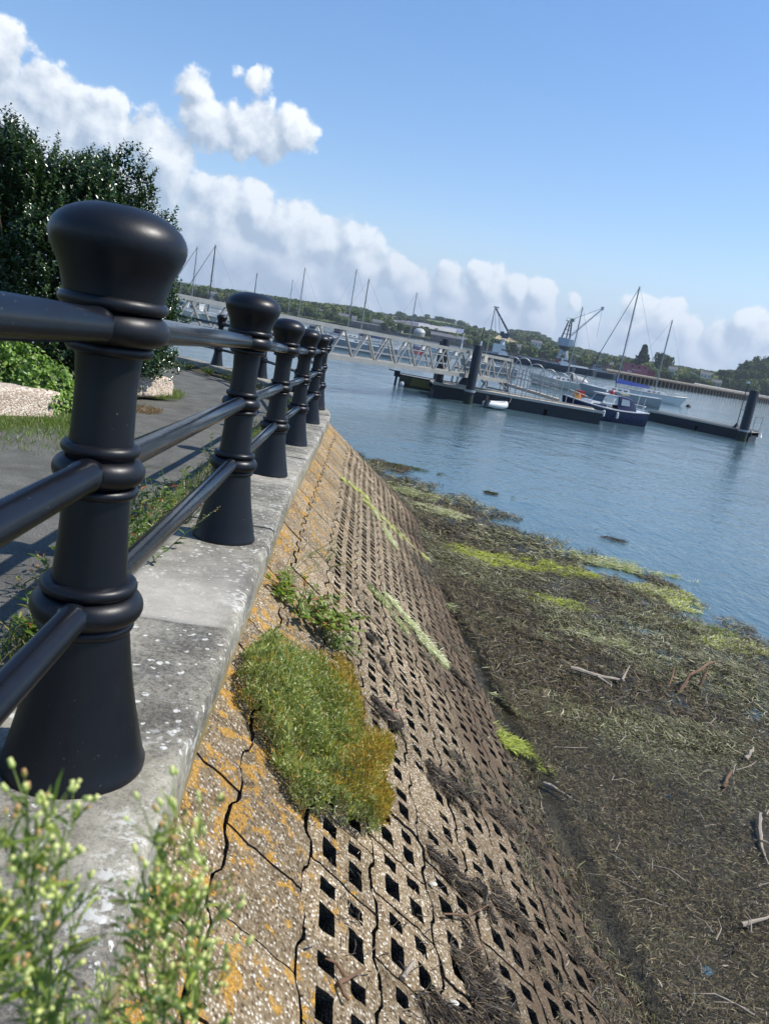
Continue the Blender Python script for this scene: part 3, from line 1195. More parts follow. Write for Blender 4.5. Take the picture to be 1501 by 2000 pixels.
for (px, py, rx, ry, n, cols, lab) in [
    (945, 1090, 1.0, .34, 30000, YG, 'bright yellow-green mat of gutweed floating mid-raft'),
    (1070, 1103, .5, .24, 9000, YG, 'smaller yellow-green algae mat joined to the right of the bright mat'),
    (1285, 1158, .36, .40, 9000, YG + PALEC, 'yellow-green algae mat near the open-water edge of the raft'),
    (1420, 1256, .36, .22, 6000, PALEC + YG, 'small pale algae patch at the far right by the blue water'),
    (860, 998, 1.0, .26, 12000, PALEC, 'bleached cream algae streak on the far half of the raft'),
    (770, 955, .9, .34, 8000, PALEC + MIDG, 'pale algae streak in the distant part of the raft'),
    (1170, 1095, .9, .28, 6500, PALEC + MIDG, 'pale algae band right of the bright yellow-green mat'),
    (1060, 1170, .55, .16, 4000, MIDG + YG, 'olive green algae streak below the bright mat'),
    (1190, 1255, .5, .14, 2600, MIDG + PALEC, 'faint green algae streak among dark seaweed right of centre'),
    (960, 1215, .5, .16, 3200, MIDG + PALEC, 'faint pale algae streak left of centre near the slope'),
    (790, 910, .8, .12, 2200, [(.10, .13, .04), (.06, .08, .03)], 'dark green weed patch floating free near the wall corner'),
    (960, 962, .35, .08, 900, [(.05, .05, .02), (.09, .10, .03)], 'small dark weed patch floating alone off the raft edge'),
    (1190, 1050, .30, .06, 500, [(.04, .035, .02), (.07, .06, .03)], 'tiny dark weed clump adrift in open water'),
    (1040, 1385, .35, .22, 3500, MIDG + PALEC, 'dull green algae patch near the lower slope'),
    (1000, 1480, .22, .12, 2000, YG + MIDG, 'light green algae tuft lying by the foot of the slope'),
    (1340, 1220, .7, .2, 3600, MIDG, 'thin green algae film beyond the branches'),
]:
    x, y = wp(px, py)
    patch('algae_patch', x, y, rx, ry, R(-12 + rng.normal() * 8), n, cols, .08 if y > 7 else .05, .008 if y > 7 else .005, lab, tall=.012)


def on_slope(name, s0, t0, s1, t1, wid, n, cols, L, W, label, mat, lift=.02, cat='seaweed', wts=None, ragged=.5):
    f = rng.random(n)
    env = np.sin(np.clip(f, 0, 1) * PI) ** .6
    o_ = rng.normal(0, 1.35, n) * wid * env * (1 + ragged * vnoise(np.stack([f * 6, f * 0], 1), 1, int(s0 * 50)))
    ds, dt = s1 - s0, t1 - t0
    ln = math.hypot(ds, dt)
    s = s0 + ds * f + o_ * (-dt / ln)
    t = t0 + dt * f + o_ * (ds / ln)
    kk = (vnoise(np.stack([s, t], 1), 7, 90) + vnoise(np.stack([s, t], 1), 22, 91) * .6 - np.abs(o_) / wid * .5 + .15) > 0
    s, t = s[kk], t[kk]
    wv_ = vnoise(np.stack([t * 1.0, t * 0], 1), 2.2, 95) * .07
    s = s + wv_
    n = len(s)
    P = slope(s, t, .004 + rng.random(n) ** 2 * lift)
    e = .05
    Pa = slope(s + ds / ln * e, t + dt / ln * e, .01)
    Dm = unit(Pa - slope(s, t, .01))
    D = unit(Dm + rng.normal(0, .45, (n, 3)))
    nrm = np.cross(slope(s + e, t) - slope(s, t), slope(s, t + e) - slope(s, t))
    nrm = unit(nrm)
    nrm[nrm[:, 2] < 0] *= -1
    D = unit(D - nrm * (D * nrm).sum(1, keepdims=True) * .8)
    V, Fq = blades(P, D, unit(nrm + rng.normal(0, .35, (n, 3))), L * (.4 + 1.2 * rng.random(n)), W * (.5 + rng.random(n)), 2, .6)
    o = npmesh(name, V, Fq, mat, None, np.repeat(colmix(n, cols, wts or [1] * len(cols), .25), 6, 0))
    tag(o, label, cat, kind='stuff')


def sp(px, py):
    """slope coordinates (s, t) of the place seen at px, py"""
    d = ray(px, py)
    s_, t_ = 1.0, 5.0
    best = None
    S, T = np.meshgrid(np.linspace(-.1, 3.2, 120), np.linspace(1.2, 15, 420))
    Q = slope(S.ravel(), T.ravel()) - CAM
    cosv = (unit(Q) @ (d / np.linalg.norm(d)))
    i = int(np.argmax(cosv))
    return float(S.ravel()[i]), float(T.ravel()[i])


# pale strip of drying algae down the middle of the slope, and thinner ones above it
for (a, b_, wid, n, cols, lab) in [
    ((705, 1120), (790, 1235), .05, 3500, PALEC + MIDG, 'thin pale algae strip trailing down the slope from the upper courses'),
    ((735, 1150), (858, 1292), .14, 22000, PALEC + [(.62, .62, .42), (.72, .70, .56)], 'thick cream and lime algae strip drying on the middle of the slope'),
    ((850, 1285), (905, 1345), .03, 1200, MIDG + PALEC, 'narrow green algae streak below the cream strip'),
    ((660, 930), (720, 975), .07, 2500, YG + PALEC, 'yellow algae streak high on the far slope'),
    ((690, 960), (860, 1120), .07, 4500, YG + PALEC, 'long lime algae streak on the far slope near the toe'),
    ((720, 990), (780, 1080), .05, 2500, PALEC, 'pale algae streak beside the long lime streak'),
    ((860, 1110), (920, 1170), .07, 2500, YG + MIDG, 'lime algae streak where the slope meets the raft'),
]:
    s0, t0 = sp(*a)
    s1, t1 = sp(*b_)
    on_slope('algae_strip', s0, t0, s1, t1, wid, n, cols, .06, .005, lab, M_alga, .012, wts=None)
BLK = [(.018, .013, .009), (.038, .026, .014), (.07, .048, .024), (.16, .12, .065)]
for (a, b_, wid, n, lab) in [
    ((690, 1110), (900, 1330), .08, 9000, 'long black seaweed line stranded along the slope beside the cream algae'),
    ((700, 1330), (880, 1560), .05, 5000, 'black seaweed line stranded right of the flowering bush'),
    ((800, 1480), (1040, 1640), .07, 7000, 'thick black seaweed rope across the lower courses'),
    ((810, 1640), (930, 1740), .09, 4500, 'dark seaweed knot caught on the holes low on the slope'),
    ((900, 1700), (1000, 1790), .06, 2500, 'dark seaweed wisp below the knot'),
    ((840, 1840), (960, 1960), .13, 5000, 'matted dark seaweed and straw near the bottom of the frame'),
    ((1100, 1860), (1180, 1900), .05, 1500, 'small dark seaweed clump low on the slope at right'),
    ((780, 1880), (860, 1990), .10, 2500, 'loose dark weed and straw low on the slope'),
    ((720, 1230), (760, 1330), .06, 2500, 'black seaweed patch beside the leafy weed'),
]:
    s0, t0 = sp(*a)
    s1, t1 = sp(*b_)
    on_slope('stranded_wrack', s0, t0, s1, t1, wid, n, BLK, .05, .0036, lab, M_weed, .010, wts=[4, 3, 2, 1])
n = 170000
t_ = 1.5 + 12 * rng.random(n)
s_ = .9 + 1.9 * rng.random(n) ** .7
q_ = np.stack([s_ * 1.1, t_ * .8], 1)
k = vnoise(q_, 1.6, 83) * .6 + vnoise(q_, 6, 84) * .5 + vnoise(q_, 22, 85) * .35 + (s_ - 1.9) * .75 + (t_ - 7) * .05 > .50
s_, t_ = s_[k], t_[k]
n = len(s_)
P = slope(s_, t_, .003 + rng.random(n) ** 2 * .014)
nrm = unit(np.array([math.sin(SA), 0, math.cos(SA)]) + rng.normal(0, .25, (n, 3)))
D = unit(rng.normal(0, 1, (n, 3)) + np.array([0, .6, 0]))
D = unit(D - nrm * (D * nrm).sum(1, keepdims=True))
V, Fq = blades(P, D, nrm, .045 * (.4 + rng.random(n)), .0042 * (.5 + rng.random(n)), 2, .5)
tag(npmesh('slope_wrack', V, Fq, M_weed, None, np.repeat(colmix(n, BLK + [(.10, .11, .04), (.22, .22, .10)], [3, 3, 2, .8, 1, .5], .3), 6, 0)),
    'damp dark weed clinging in patches to the lower block courses', 'seaweed', kind='stuff')
# weed heaped up along the foot of the slope, and crumbs in the joints
n = 60000
t_ = 1.0 + 13 * rng.random(n)
smax = np.interp(t_, [1, 4, 8, 12, 14], [2.90, 2.90, 2.62, 2.37, 2.22])
s_ = smax - np.abs(rng.normal(0, .11, n)) - .05 * vnoise(np.stack([t_, t_ * 0], 1), 3, 80) + rng.random(n) * .15
P = slope(s_, t_, .005 + rng.random(n) * .04)
nrm = unit(np.array([math.sin(SA), 0, math.cos(SA)]) + rng.normal(0, .3, (n, 3)))
D = unit(rng.normal(0, 1, (n, 3)) + np.array([0, .5, 0]))
D = unit(D - nrm * (D * nrm).sum(1, keepdims=True))
V, Fq = blades(P, D, nrm, .055 * (.4 + rng.random(n)), .0045 * (.5 + rng.random(n)), 2, .5)
tag(npmesh('toe_wrack', V, Fq, M_weed, None, np.repeat(colmix(n, DARK + [(.16, .17, .05), (.26, .26, .12)], [3, 3, 3, 2, 1, .5, 1, 1.2, .7], .3), 6, 0)),
    'olive brown seaweed heaped along the foot of the slope', 'seaweed', kind='stuff')
n = 26000
t_ = .8 + 9 * rng.random(n) ** 1.3
s_ = .5 + 2.1 * rng.random(n)
k = vnoise(np.stack([s_ * 2, t_], 1), 2.0, 81) + rng.normal(0, .3, n) > .28
s_, t_ = s_[k], t_[k]
n = len(s_)
P = slope(s_, t_, .004 + rng.random(n) * .01)
D = unit(rng.normal(0, 1, (n, 3)))
D = unit(D - nrm[:n] * (D * nrm[:n]).sum(1, keepdims=True) * .9)
V, Fq = blades(P, D, nrm[:n], .04 * (.4 + rng.random(n)), .003 * (.5 + rng.random(n)), 2, .5)
tag(npmesh('weed_crumbs', V, Fq, M_weed, None, np.repeat(colmix(n, BLK + [(.4, .35, .25)], [4, 3, 2, 1, .6], .3), 6, 0)),
    'crumbs of dry seaweed and straw scattered over the block slope', 'debris', kind='stuff')


def stick(pts, r, mat, label, name='driftwood', cat='stick', group=None, forks=()):
    pts = [np.array(p, float) for p in pts]
    o = thing(name, label, cat, pts[0], group=group)
    m = MB()
    # jitter the path so that it is never a clean tube
    q = []
    for i in range(len(pts) - 1):
        for f in (0, .33, .66):
            q.append(pts[i] + (pts[i + 1] - pts[i]) * f + rng.normal(0, r * .25, 3) * (f > 0))
    q.append(pts[-1])
    m.tube(q, [r * (1.1 - .7 * i / len(q)) * (1 + .12 * rng.normal()) for i in range(len(q))], 7)
    m.build('branch', mat, o, world=True, smooth=True)
    for f in forks:
        m = MB()
        m.tube([np.array(p, float) for p in f], [r * .6, r * .45, r * .25][:len(f)], 6)
        m.build('twig', mat, o, world=True, smooth=True)
    return o


def up(p, dz, dx=0, dy=0):
    return (p[0] + dx, p[1] + dy, p[2] + dz)


W3 = lambda px, py, z=.06: atz(px, py, z)
stick([W3(1113, 1304, .12), W3(1160, 1318, .10), W3(1218, 1330, .05)], .022, M_wood, 'thick pale driftwood branch lying on the weed left of the upright twigs',
      forks=[[W3(1165, 1320, .1), W3(1180, 1330, .06), W3(1195, 1340, .02)], [W3(1214, 1328, .08), W3(1222, 1312, .12), W3(1229, 1300, .16)]])
stick([W3(1325, 1352, .02), W3(1345, 1318, .16), W3(1395, 1292, .20)], .020, M_wood2, 'bent brown branch arching out of the weed near the water')
stick([W3(1362, 1345, .02), W3(1372, 1325, .12), W3(1382, 1302, .22)], .018, M_wood2, 'short dark broken branch stub right of the arching branch')
stick([W3(1304, 1343, .02), W3(1312, 1320, .10), W3(1317, 1300, .16)], .012, M_wood2, 'thin upright twig left of the arching branch')
stick([W3(1412, 1538, .03), W3(1418, 1520, .07), W3(1428, 1505, .09)], .017, M_wood2, 'small curved grey branch at the right of the raft')
stick([W3(1455, 1482, .08), W3(1462, 1474, .10), W3(1470, 1458, .13)], .020, M_wood, 'stubby pale wood piece at the right edge')
stick([W3(1484, 1590, .08), W3(1482, 1620, .08), W3(1486, 1655, .06), W3(1500, 1690, .05)], .016, M_wood, 'forked whitish branch at the right edge of the photo',
      forks=[[W3(1484, 1592, .08), W3(1496, 1590, .12), W3(1502, 1580, .14)], [W3(1482, 1640, .08), W3(1495, 1645, .08), W3(1508, 1652, .08)]])
stick([W3(1447, 1806, .08), W3(1475, 1798, .09), W3(1505, 1788, .10)], .012, M_wood, 'straight pale stick low at the right edge')
stick([W3(1060, 1530, .10), W3(1090, 1545, .10), W3(1132, 1568, .09)], .018, M_wood, 'black and white weathered stick by the foot of the slope')
stick([W3(1113, 1695, .09), W3(1118, 1708, .09), W3(1121, 1722, .09)], .012, M_wood2, 'short stubby brown stick beside the lower slope')
for k in range(42):
    px, py = [(x, y) for x, y in [(rng.uniform(1080, 1500), rng.uniform(1380, 1990))]][0]
    if px < 1050 + (py - 1400) * .38:
        continue
    p = W3(px, py, .09)
    a = rng.uniform(0, PI)
    L_ = rng.uniform(.08, .35)
    stick([p, p + np.array([math.cos(a) * L_ * .5, math.sin(a) * L_ * .5, .02]), p + np.array([math.cos(a + .2) * L_, math.sin(a + .2) * L_, .01])],
          .0035, M_wood, 'thin pale straw stalk lying loose on the dark seaweed', 'straw_stalk', 'stalk', 'straw stalks on the seaweed')
SP = lambda px, py, h=.015: slope(*sp(px, py), h)
stick([SP(670, 1910), SP(655, 1930), SP(672, 1962, .02)], .008, M_wood2, 'curved brown twig on the solid blocks at the bottom', forks=[[SP(660, 1915), SP(640, 1895, .03), SP(625, 1890, .02)], [SP(655, 1925), SP(690, 1900, .03), SP(700, 1895, .02)]])
stick([SP(784, 1918, .0), SP(795, 1893, .03)], .008, M_wood, 'split tan wood chip standing in a hole of the slope', 'wood_chip', 'wood chip')
stick([SP(590, 1858), SP(610, 1857)], .004, M_wood, 'short pale twig on the solid blocks', 'twig', 'twig')
stick([SP(862, 1790), SP(900, 1800, .03), SP(935, 1850, .02)], .0035, M_wood2, 'wiry curled root lying over two courses', 'root', 'root', forks=[[SP(900, 1800, .03), SP(940, 1780, .04), SP(1005, 1798, .02)], [SP(935, 1850, .02), SP(905, 1870, .02), SP(890, 1890, .01)]])
for i, (px, py, lab) in enumerate([(843, 1733, 'white oyster shell in the seaweed knot'), (880, 1955, 'large chalky shell fragment near the bottom'), (768, 1388, 'reddish brown pebble beside the bush')]):
    p = SP(px, py, .012)
    m = MB()
    m.lathe([(.001, -.008), (.022, -.004), (.026, .003), (.018, .010), (.004, .013)], (0, 0, 0), 9)
    o = m.build('shell' if i < 2 else 'pebble', paint('shell_white', (.55, .52, .44), .6, .2, 30) if i < 2 else paint('red_stone', (.34, .16, .10), .8, .2, 30), None, smooth=True)
    o.location = p
    o.scale = (.62, .42, .5)
    tag(o, lab, 'shell' if i < 2 else 'pebble')

# ------------------------------------------------------------------ plants close by
M_stem = paint('plant_stem', (.19, .25, .06), .6, .2, 20)
M_stem_red = paint('red_stem', (.22, .07, .04), .6, .2, 20)
M_twig = paint('shrub_twig', (.10, .075, .045), .8, .2, 20)
GREENS = [(.10, .17, .025), (.075, .13, .02), (.14, .21, .035), (.055, .10, .02)]


def plant_stems(paths, r, mat, parent, name='stem', n=6):
    m = MB()
    for p in paths:
        k_ = len(p)
        m.tube([tuple(q) for q in p], [r * (1 - .7 * i / (k_ - 1)) for i in range(k_)], n, caps=False)
    return m.build(name, mat, parent, world=True, smooth=True, fix=False)


def curve_pts(a, d, L, n=6, droop=.0, wob=.02):
    a = np.array(a, float)
    d = unit(np.array(d, float)[None])[0]
    side = rng.normal(0, 1, 3)
    pts = []
    for i in range(n):
        f = i / (n - 1)
        pts.append(a + d * L * f + np.array([0, 0, -droop * L * f * f]) + side * wob * L * math.sin(f * 3))
    return np.array(pts)


def fleabane(tip, root, label, nb=16, spread=.05, size=1.0):
    """tall thin stem, upward side branches, narrow leaves, clusters of small yellow-green buds"""
    tip, root = np.array(tip, float), np.array(root, float)
    o = thing('fleabane', label, 'plant', root)
    ax = tip - root
    L = np.linalg.norm(ax)
    axd = ax / L
    main = np.array([root + ax * f + np.array([.006 * math.sin(5 * f), .006 * math.cos(4 * f), 0]) * size for f in np.linspace(0, 1, 12)])
    paths = [main]
    LP, LD, LN, LL, LW, LC = [], [], [], [], [], []
    buds = []
    for i in range(nb):
        f = .38 + .60 * (i + .5) / nb
        p = np.array([np.interp(f, np.linspace(0, 1, 12), main[:, k]) for k in range(3)])
        a = i * 2.4 + rng.random() * .5
        u = unit(np.cross(axd, [0.3, .9, .1])[None])[0]
        w = np.cross(axd, u)
        out = u * math.cos(a) + w * math.sin(a)
        bl = (1 - f) * L * .22 + spread * .5 * (.5 + .5 * rng.random()) * size
        d = unit((axd * 1.15 + out * .75)[None])[0]
        q = curve_pts(p, d, bl, 6, -.12, .02)
        paths.append(q)
        nsub = 5
        for k in range(nsub):
            g = .35 + .65 * k / (nsub - 1)
            pp = q[0] + (q[-1] - q[0]) * g
            pp = np.array([np.interp(g, np.linspace(0, 1, 6), q[:, m_]) for m_ in range(3)])
            a2 = rng.random() * 6.28
            o2 = unit((d + (u * math.cos(a2) + w * math.sin(a2)) * .8 + axd * .3)[None])[0]
            q2 = curve_pts(pp, o2, .018 * size * (.5 + rng.random()), 4, -.1, .02)
            paths.append(q2)
            buds.append((q2[-1], o2))
            if rng.random() < .25:
                buds.append((q2[-1] + rng.normal(0, .003, 3) * size, unit((o2 + rng.normal(0, .4, 3))[None])[0]))
            # a small leaf under it
            if rng.random() < .5:
                continue
            LP.append(pp); LD.append(o2 + rng.normal(0, .3, 3)); LN.append(axd); LL.append(.018 * size * (.6 + rng.random())); LW.append(.0028 * size)
        # longer leaf at the joint
    for i in range(int(20 * L / .4)):
        f = .05 + .85 * rng.random()
        p = np.array([np.interp(f, np.linspace(0, 1, 12), main[:, k]) for k in range(3)])
        a = rng.random() * 6.28
        out = u * math.cos(a) + w * math.sin(a)
        LP.append(p); LD.append(out + axd * 1.0); LN.append(axd - out * .3); LL.append(.055 * size * (.5 + .7 * rng.random()) * (1.1 - .6 * f)); LW.append(.0060 * size)
    plant_stems(paths[:1], .0022 * size, M_stem, o)
    plant_stems(paths[1:], .0009 * size, M_stem, o, 'side_shoots', 4)
    LP, LD, LN = np.array(LP), np.array(LD), np.array(LN)
    V, Fq = leaves6(LP, LD, LN, np.array(LL), np.array(LW) * 1.0, .15, .25)
    npmesh('leaf', V, Fq, M_leaf, o, colmix(len(LP), [(.28, .36, .06), (.19, .27, .045), (.38, .44, .10)], [1, 1, 1], .2, 6))['kind'] = 'stuff'
    # buds: small urns of green bracts with a pale yellow tuft
    m = MB()
    m2_ = MB()
    V1, F1, C1 = [], [], []
    prof = [(.25, 0), (.8, .4), (.9, 1.1), (.7, 2.1), (.75, 3.0)]
    for (p, d) in buds:
        d = d / np.linalg.norm(d)
        u_ = unit(np.cross(d, [.2, .3, .9])[None])[0]
        w_2 = np.cross(d, u_)
        r = .0019 * size * (.7 + .6 * rng.random())
        tint = rng.random()
        base = len(V1)
        for ri, (rr, zz) in enumerate(prof):
            for k in range(6):
                an = k * PI / 3
                V1.append(p + (u_ * math.cos(an) + w_2 * math.sin(an)) * rr * r + d * zz * r)
                g = ri / 4
                ca = np.array([.30, .42, .08]) * (1 - g) + (np.array([.80, .78, .34]) if tint < .8 else np.array([.62, .38, .17])) * g
                C1.append(ca)
        for ri in range(4):
            for k in range(6):
                F1.append((base + ri * 6 + k, base + ri * 6 + (k + 1) % 6, base + (ri + 1) * 6 + (k + 1) % 6, base + (ri + 1) * 6 + k))
        F1.append((base + 24, base + 25, base + 26, base + 27))
        F1.append((base + 24, base + 27, base + 28, base + 29))
    npmesh('flower_buds', np.array(V1), np.array(F1), M_leaf, o, np.array(C1))['kind'] = 'stuff'
    return o


def pr_(px, py, D):
    return atd(px, py, D)


fleabane(pr_(80, 1590, .44), pr_(60, 2260, .52), 'out-of-focus flowering plant at the lower left in front of the nearest post', 19, .05, .92)
fleabane(pr_(150, 1600, .47), pr_(40, 2300, .55), 'budding stem leaning right in front of the nearest post base', 8, .035, .85)
fleabane(pr_(10, 1640, .42), pr_(-60, 2200, .50), 'budding stem cut by the left edge of the photo', 8, .04, .9)
fleabane(pr_(365, 1640, .47), pr_(270, 2240, .55), 'bushy flowering plant with pale buds over the edge of the coping', 24, .06, .92)
fleabane(pr_(300, 1760, .50), pr_(300, 2280, .56), 'shorter budding stem inside the bushy plant on the left', 9, .045, .85)
fleabane(pr_(420, 1780, .46), pr_(330, 2260, .54), 'budding side stem leaning right over the orange lichen', 9, .045, .85)
fleabane(pr_(118, 1900, .56), pr_(135, 2250, .60), 'small thin budding stem between the two flowering plants', 9, .03, .7)
fleabane(pr_(215, 1930, .54), pr_(240, 2250, .58), 'short feathery stem low at the edge of the coping', 9, .035, .75)


def herb(root, label, n_st, H, spread, leafL, leafW, cols, wts, name='weed_plant', lean=(0, 0, 0), flower=None, stem=M_stem, per=16, cat='plant', up_=(0, 0, 1), group=None, droop=.25):
    root = np.array(root, float)
    o = thing(name, label, cat, root, group=group)
    paths, LP, LD, LN, FP = [], [], [], [], []
    upv = np.array(up_, float)
    for i in range(n_st):
        a = rng.random() * 6.28
        rr = spread * math.sqrt(rng.random())
        u = unit(np.cross(upv, [.3, .2, .9] if abs(upv[2]) < .9 else [1, .2, 0])[None])[0]
        w = np.cross(upv, u)
        out = u * math.cos(a) + w * math.sin(a)
        p0 = root + out * rr * .4
        d = upv + out * (rr / max(H, .01)) * 1.1 + np.array(lean) + rng.normal(0, .12, 3)
        L = H * (.5 + .6 * rng.random())
        q = curve_pts(p0, d, L, 7, droop * rng.random(), .03)
        paths.append(q)
        for k in range(per):
            g = .08 + .9 * (k + rng.random() * .6) / per
            pp = np.array([np.interp(g, np.linspace(0, 1, 7), q[:, m_]) for m_ in range(3)])
            b_ = rng.random() * 6.28
            LP.append(pp)
            LD.append(u * math.cos(b_) + w * math.sin(b_) + upv * (.2 + .7 * rng.random()))
            LN.append(upv + rng.normal(0, .3, 3))
        if flower:
            for k in range(26):
                g = .78 + .25 * rng.random()
                pp = q[0] + (q[-1] - q[0]) * g if g > 1 else np.array([np.interp(g, np.linspace(0, 1, 7), q[:, m_]) for m_ in range(3)])
                FP.append(pp + rng.normal(0, .003, 3))
    plant_stems(paths, .0018 + H * .003, stem, o, 'stems', 5)
    LP, LD, LN = np.array(LP), np.array(LD), np.array(LN)
    m = len(LP)
    V, Fq = leaves6(LP, LD, LN, leafL * (.5 + .7 * rng.random(m)), leafW * (.6 + .6 * rng.random(m)), .15, .2)
    npmesh('leaves', V, Fq, M_leaf, o, colmix(m, cols, wts, .25, 6))
    if flower:
        FP = np.array(FP)
        D = rng.normal(0, 1, FP.shape) + upv
        V, Fq = leaves(FP, D, rng.normal(0, 1, FP.shape), .006, .005)
        npmesh('flower_heads', V, Fq, M_leaf, o, colmix(len(FP), flower, [1] * len(flower), .2, 4))['kind'] = 'stuff'
    return o


def grassclump(t0, t1, x0, x1, z, n, L, W, cols, name, label, kind='stuff', flat=.5):
    t_ = t0 + (t1 - t0) * rng.random(n)
    x_ = x0 + (x1 - x0) * rng.random(n)
    k = vnoise(np.stack([t_, x_ * 2], 1), 3.2, int(t0 * 10) + 3) > rng.normal(-.15, .3, n)
    t_, x_ = t_[k], x_[k]
    c, nr = C(t_), NR(t_)
    P = np.stack([c[:, 0] + nr[:, 0] * x_, c[:, 1] + nr[:, 1] * x_, c[:, 2] + z], 1)
    m = len(P)
    D = np.stack([rng.normal(0, flat, m), rng.normal(0, flat, m), np.ones(m)], 1)
    V, Fq = blades(P, D, rng.normal(0, 1, (m, 3)), L * (.3 + rng.random(m)), W, 2, .5)
    o = npmesh(name, V, Fq, M_leaf, None, np.repeat(colmix(m, cols, [1] * len(cols), .3), 6, 0))
    tag(o, label, 'grass', kind=kind)
    return o


DRY = [(.33, .27, .12), (.22, .20, .08), (.12, .17, .03), (.09, .14, .025)]
T1, T2, T3, T4, T5 = [float(_len[24 * i]) for i in (1, 2, 3, 4, 5)]
grassclump(T1 - 1.2, T2 + .5, -.56, -.22, -.17, 2600, .10, .005, DRY, 'verge_grass', 'dry and green grass in the gap between coping and path beside the nearest bays')
grassclump(T2 + .4, T5 + 2, -.62, -.24, -.17, 3200, .12, .006, DRY, 'verge_grass', 'grass in the gap between coping and path further along')
PINKF = [(.55, .28, .26), (.65, .45, .38), (.5, .3, .2)]
verge = [  # t, x, height, spread, stems, label, flower
    (T1 - .62, -.44, .20, .13, 8, 'redshank clump with pink flower spikes left of the nearest post', PINKF),
    (T1 - .25, -.36, .24, .12, 8, 'leafy weed with pink flower spikes just behind the nearest post', PINKF),
    (T1 + .25, -.40, .18, .12, 7, 'leafy weed between path and coping behind the nearest post shaft', PINKF),
    (T1 + .85, -.34, .14, .10, 9, 'low dark green weed sprawling on the coping between the first two posts', None),
    (T1 + 1.15, -.38, .20, .13, 14, 'dense green weed with reddened leaves beside the lowest rail', [(.5, .16, .10), (.6, .35, .2)]),
    (T1 + 1.5, -.36, .22, .13, 14, 'green weed clump in front of the second post', None),
    (T1 + 1.85, -.37, .30, .12, 10, 'tall dry seeding weed left of the second post', [(.5, .42, .22), (.6, .5, .3)]),
    (T2 + .15, -.36, .28, .12, 10, 'yellowish seeding weed beside the second post base', [(.5, .42, .22)]),
    (T2 + .7, -.38, .24, .13, 9, 'green weed between the second and third posts', None),
    (T3 + .2, -.38, .26, .13, 9, 'yellow-green weed behind the third post', [(.5, .42, .2)]),
    (T4 + .2, -.38, .24, .13, 8, 'green weed behind the fourth post', None),
]
for (t, x, H, sp_, ns, lab, fl_) in verge:
    herb(wallpt(t, x, -.17), lab, int(ns * 2.3), H * 1.7, sp_ * 1.35, .050, .014, GREENS + [(.26, .07, .03), (.24, .24, .05)], [3, 3, 3, 2, .9, 1.2], flower=fl_, per=14)
for i, (t, x) in enumerate([(T5 + 1.8, -.45), (T5 + 3.3, -.5), (T5 + 4.6, -.48), (T5 + 6.2, -.5), (T5 + 7.4, -.5), (T5 + 8.3, -.55), (T5 + 9.2, -.55)]):
    herb(wallpt(t, x, -.17), 'olive weed clump at the foot of the far kerb where the path turns left', 16, .26, .28, .06, .018, GREENS + [(.28, .20, .08)], [2, 3, 1, 3, 2], flower=[(.40, .22, .12)] if i % 2 else None, per=14, group='weed clumps along the far kerb')
for i, (t, x, lab) in enumerate([(T1 + .45, -.13, 'sprig of narrow leaves lying over the coping by the lowest rail'), (T1 + .7, -.17, 'second leafy sprig over the inner edge of the coping')]):
    herb(wallpt(t, x, .0), lab, 4, .10, .07, .045, .011, GREENS, [1, 1, 1, 1], per=8, lean=(.5, -.3, -.3), droop=.6)

# ---- bush of grey-green leaves and rusty seed heads growing on the slope
SN = np.array([math.sin(SA), math.sin(SA) * .08, math.cos(SA)])


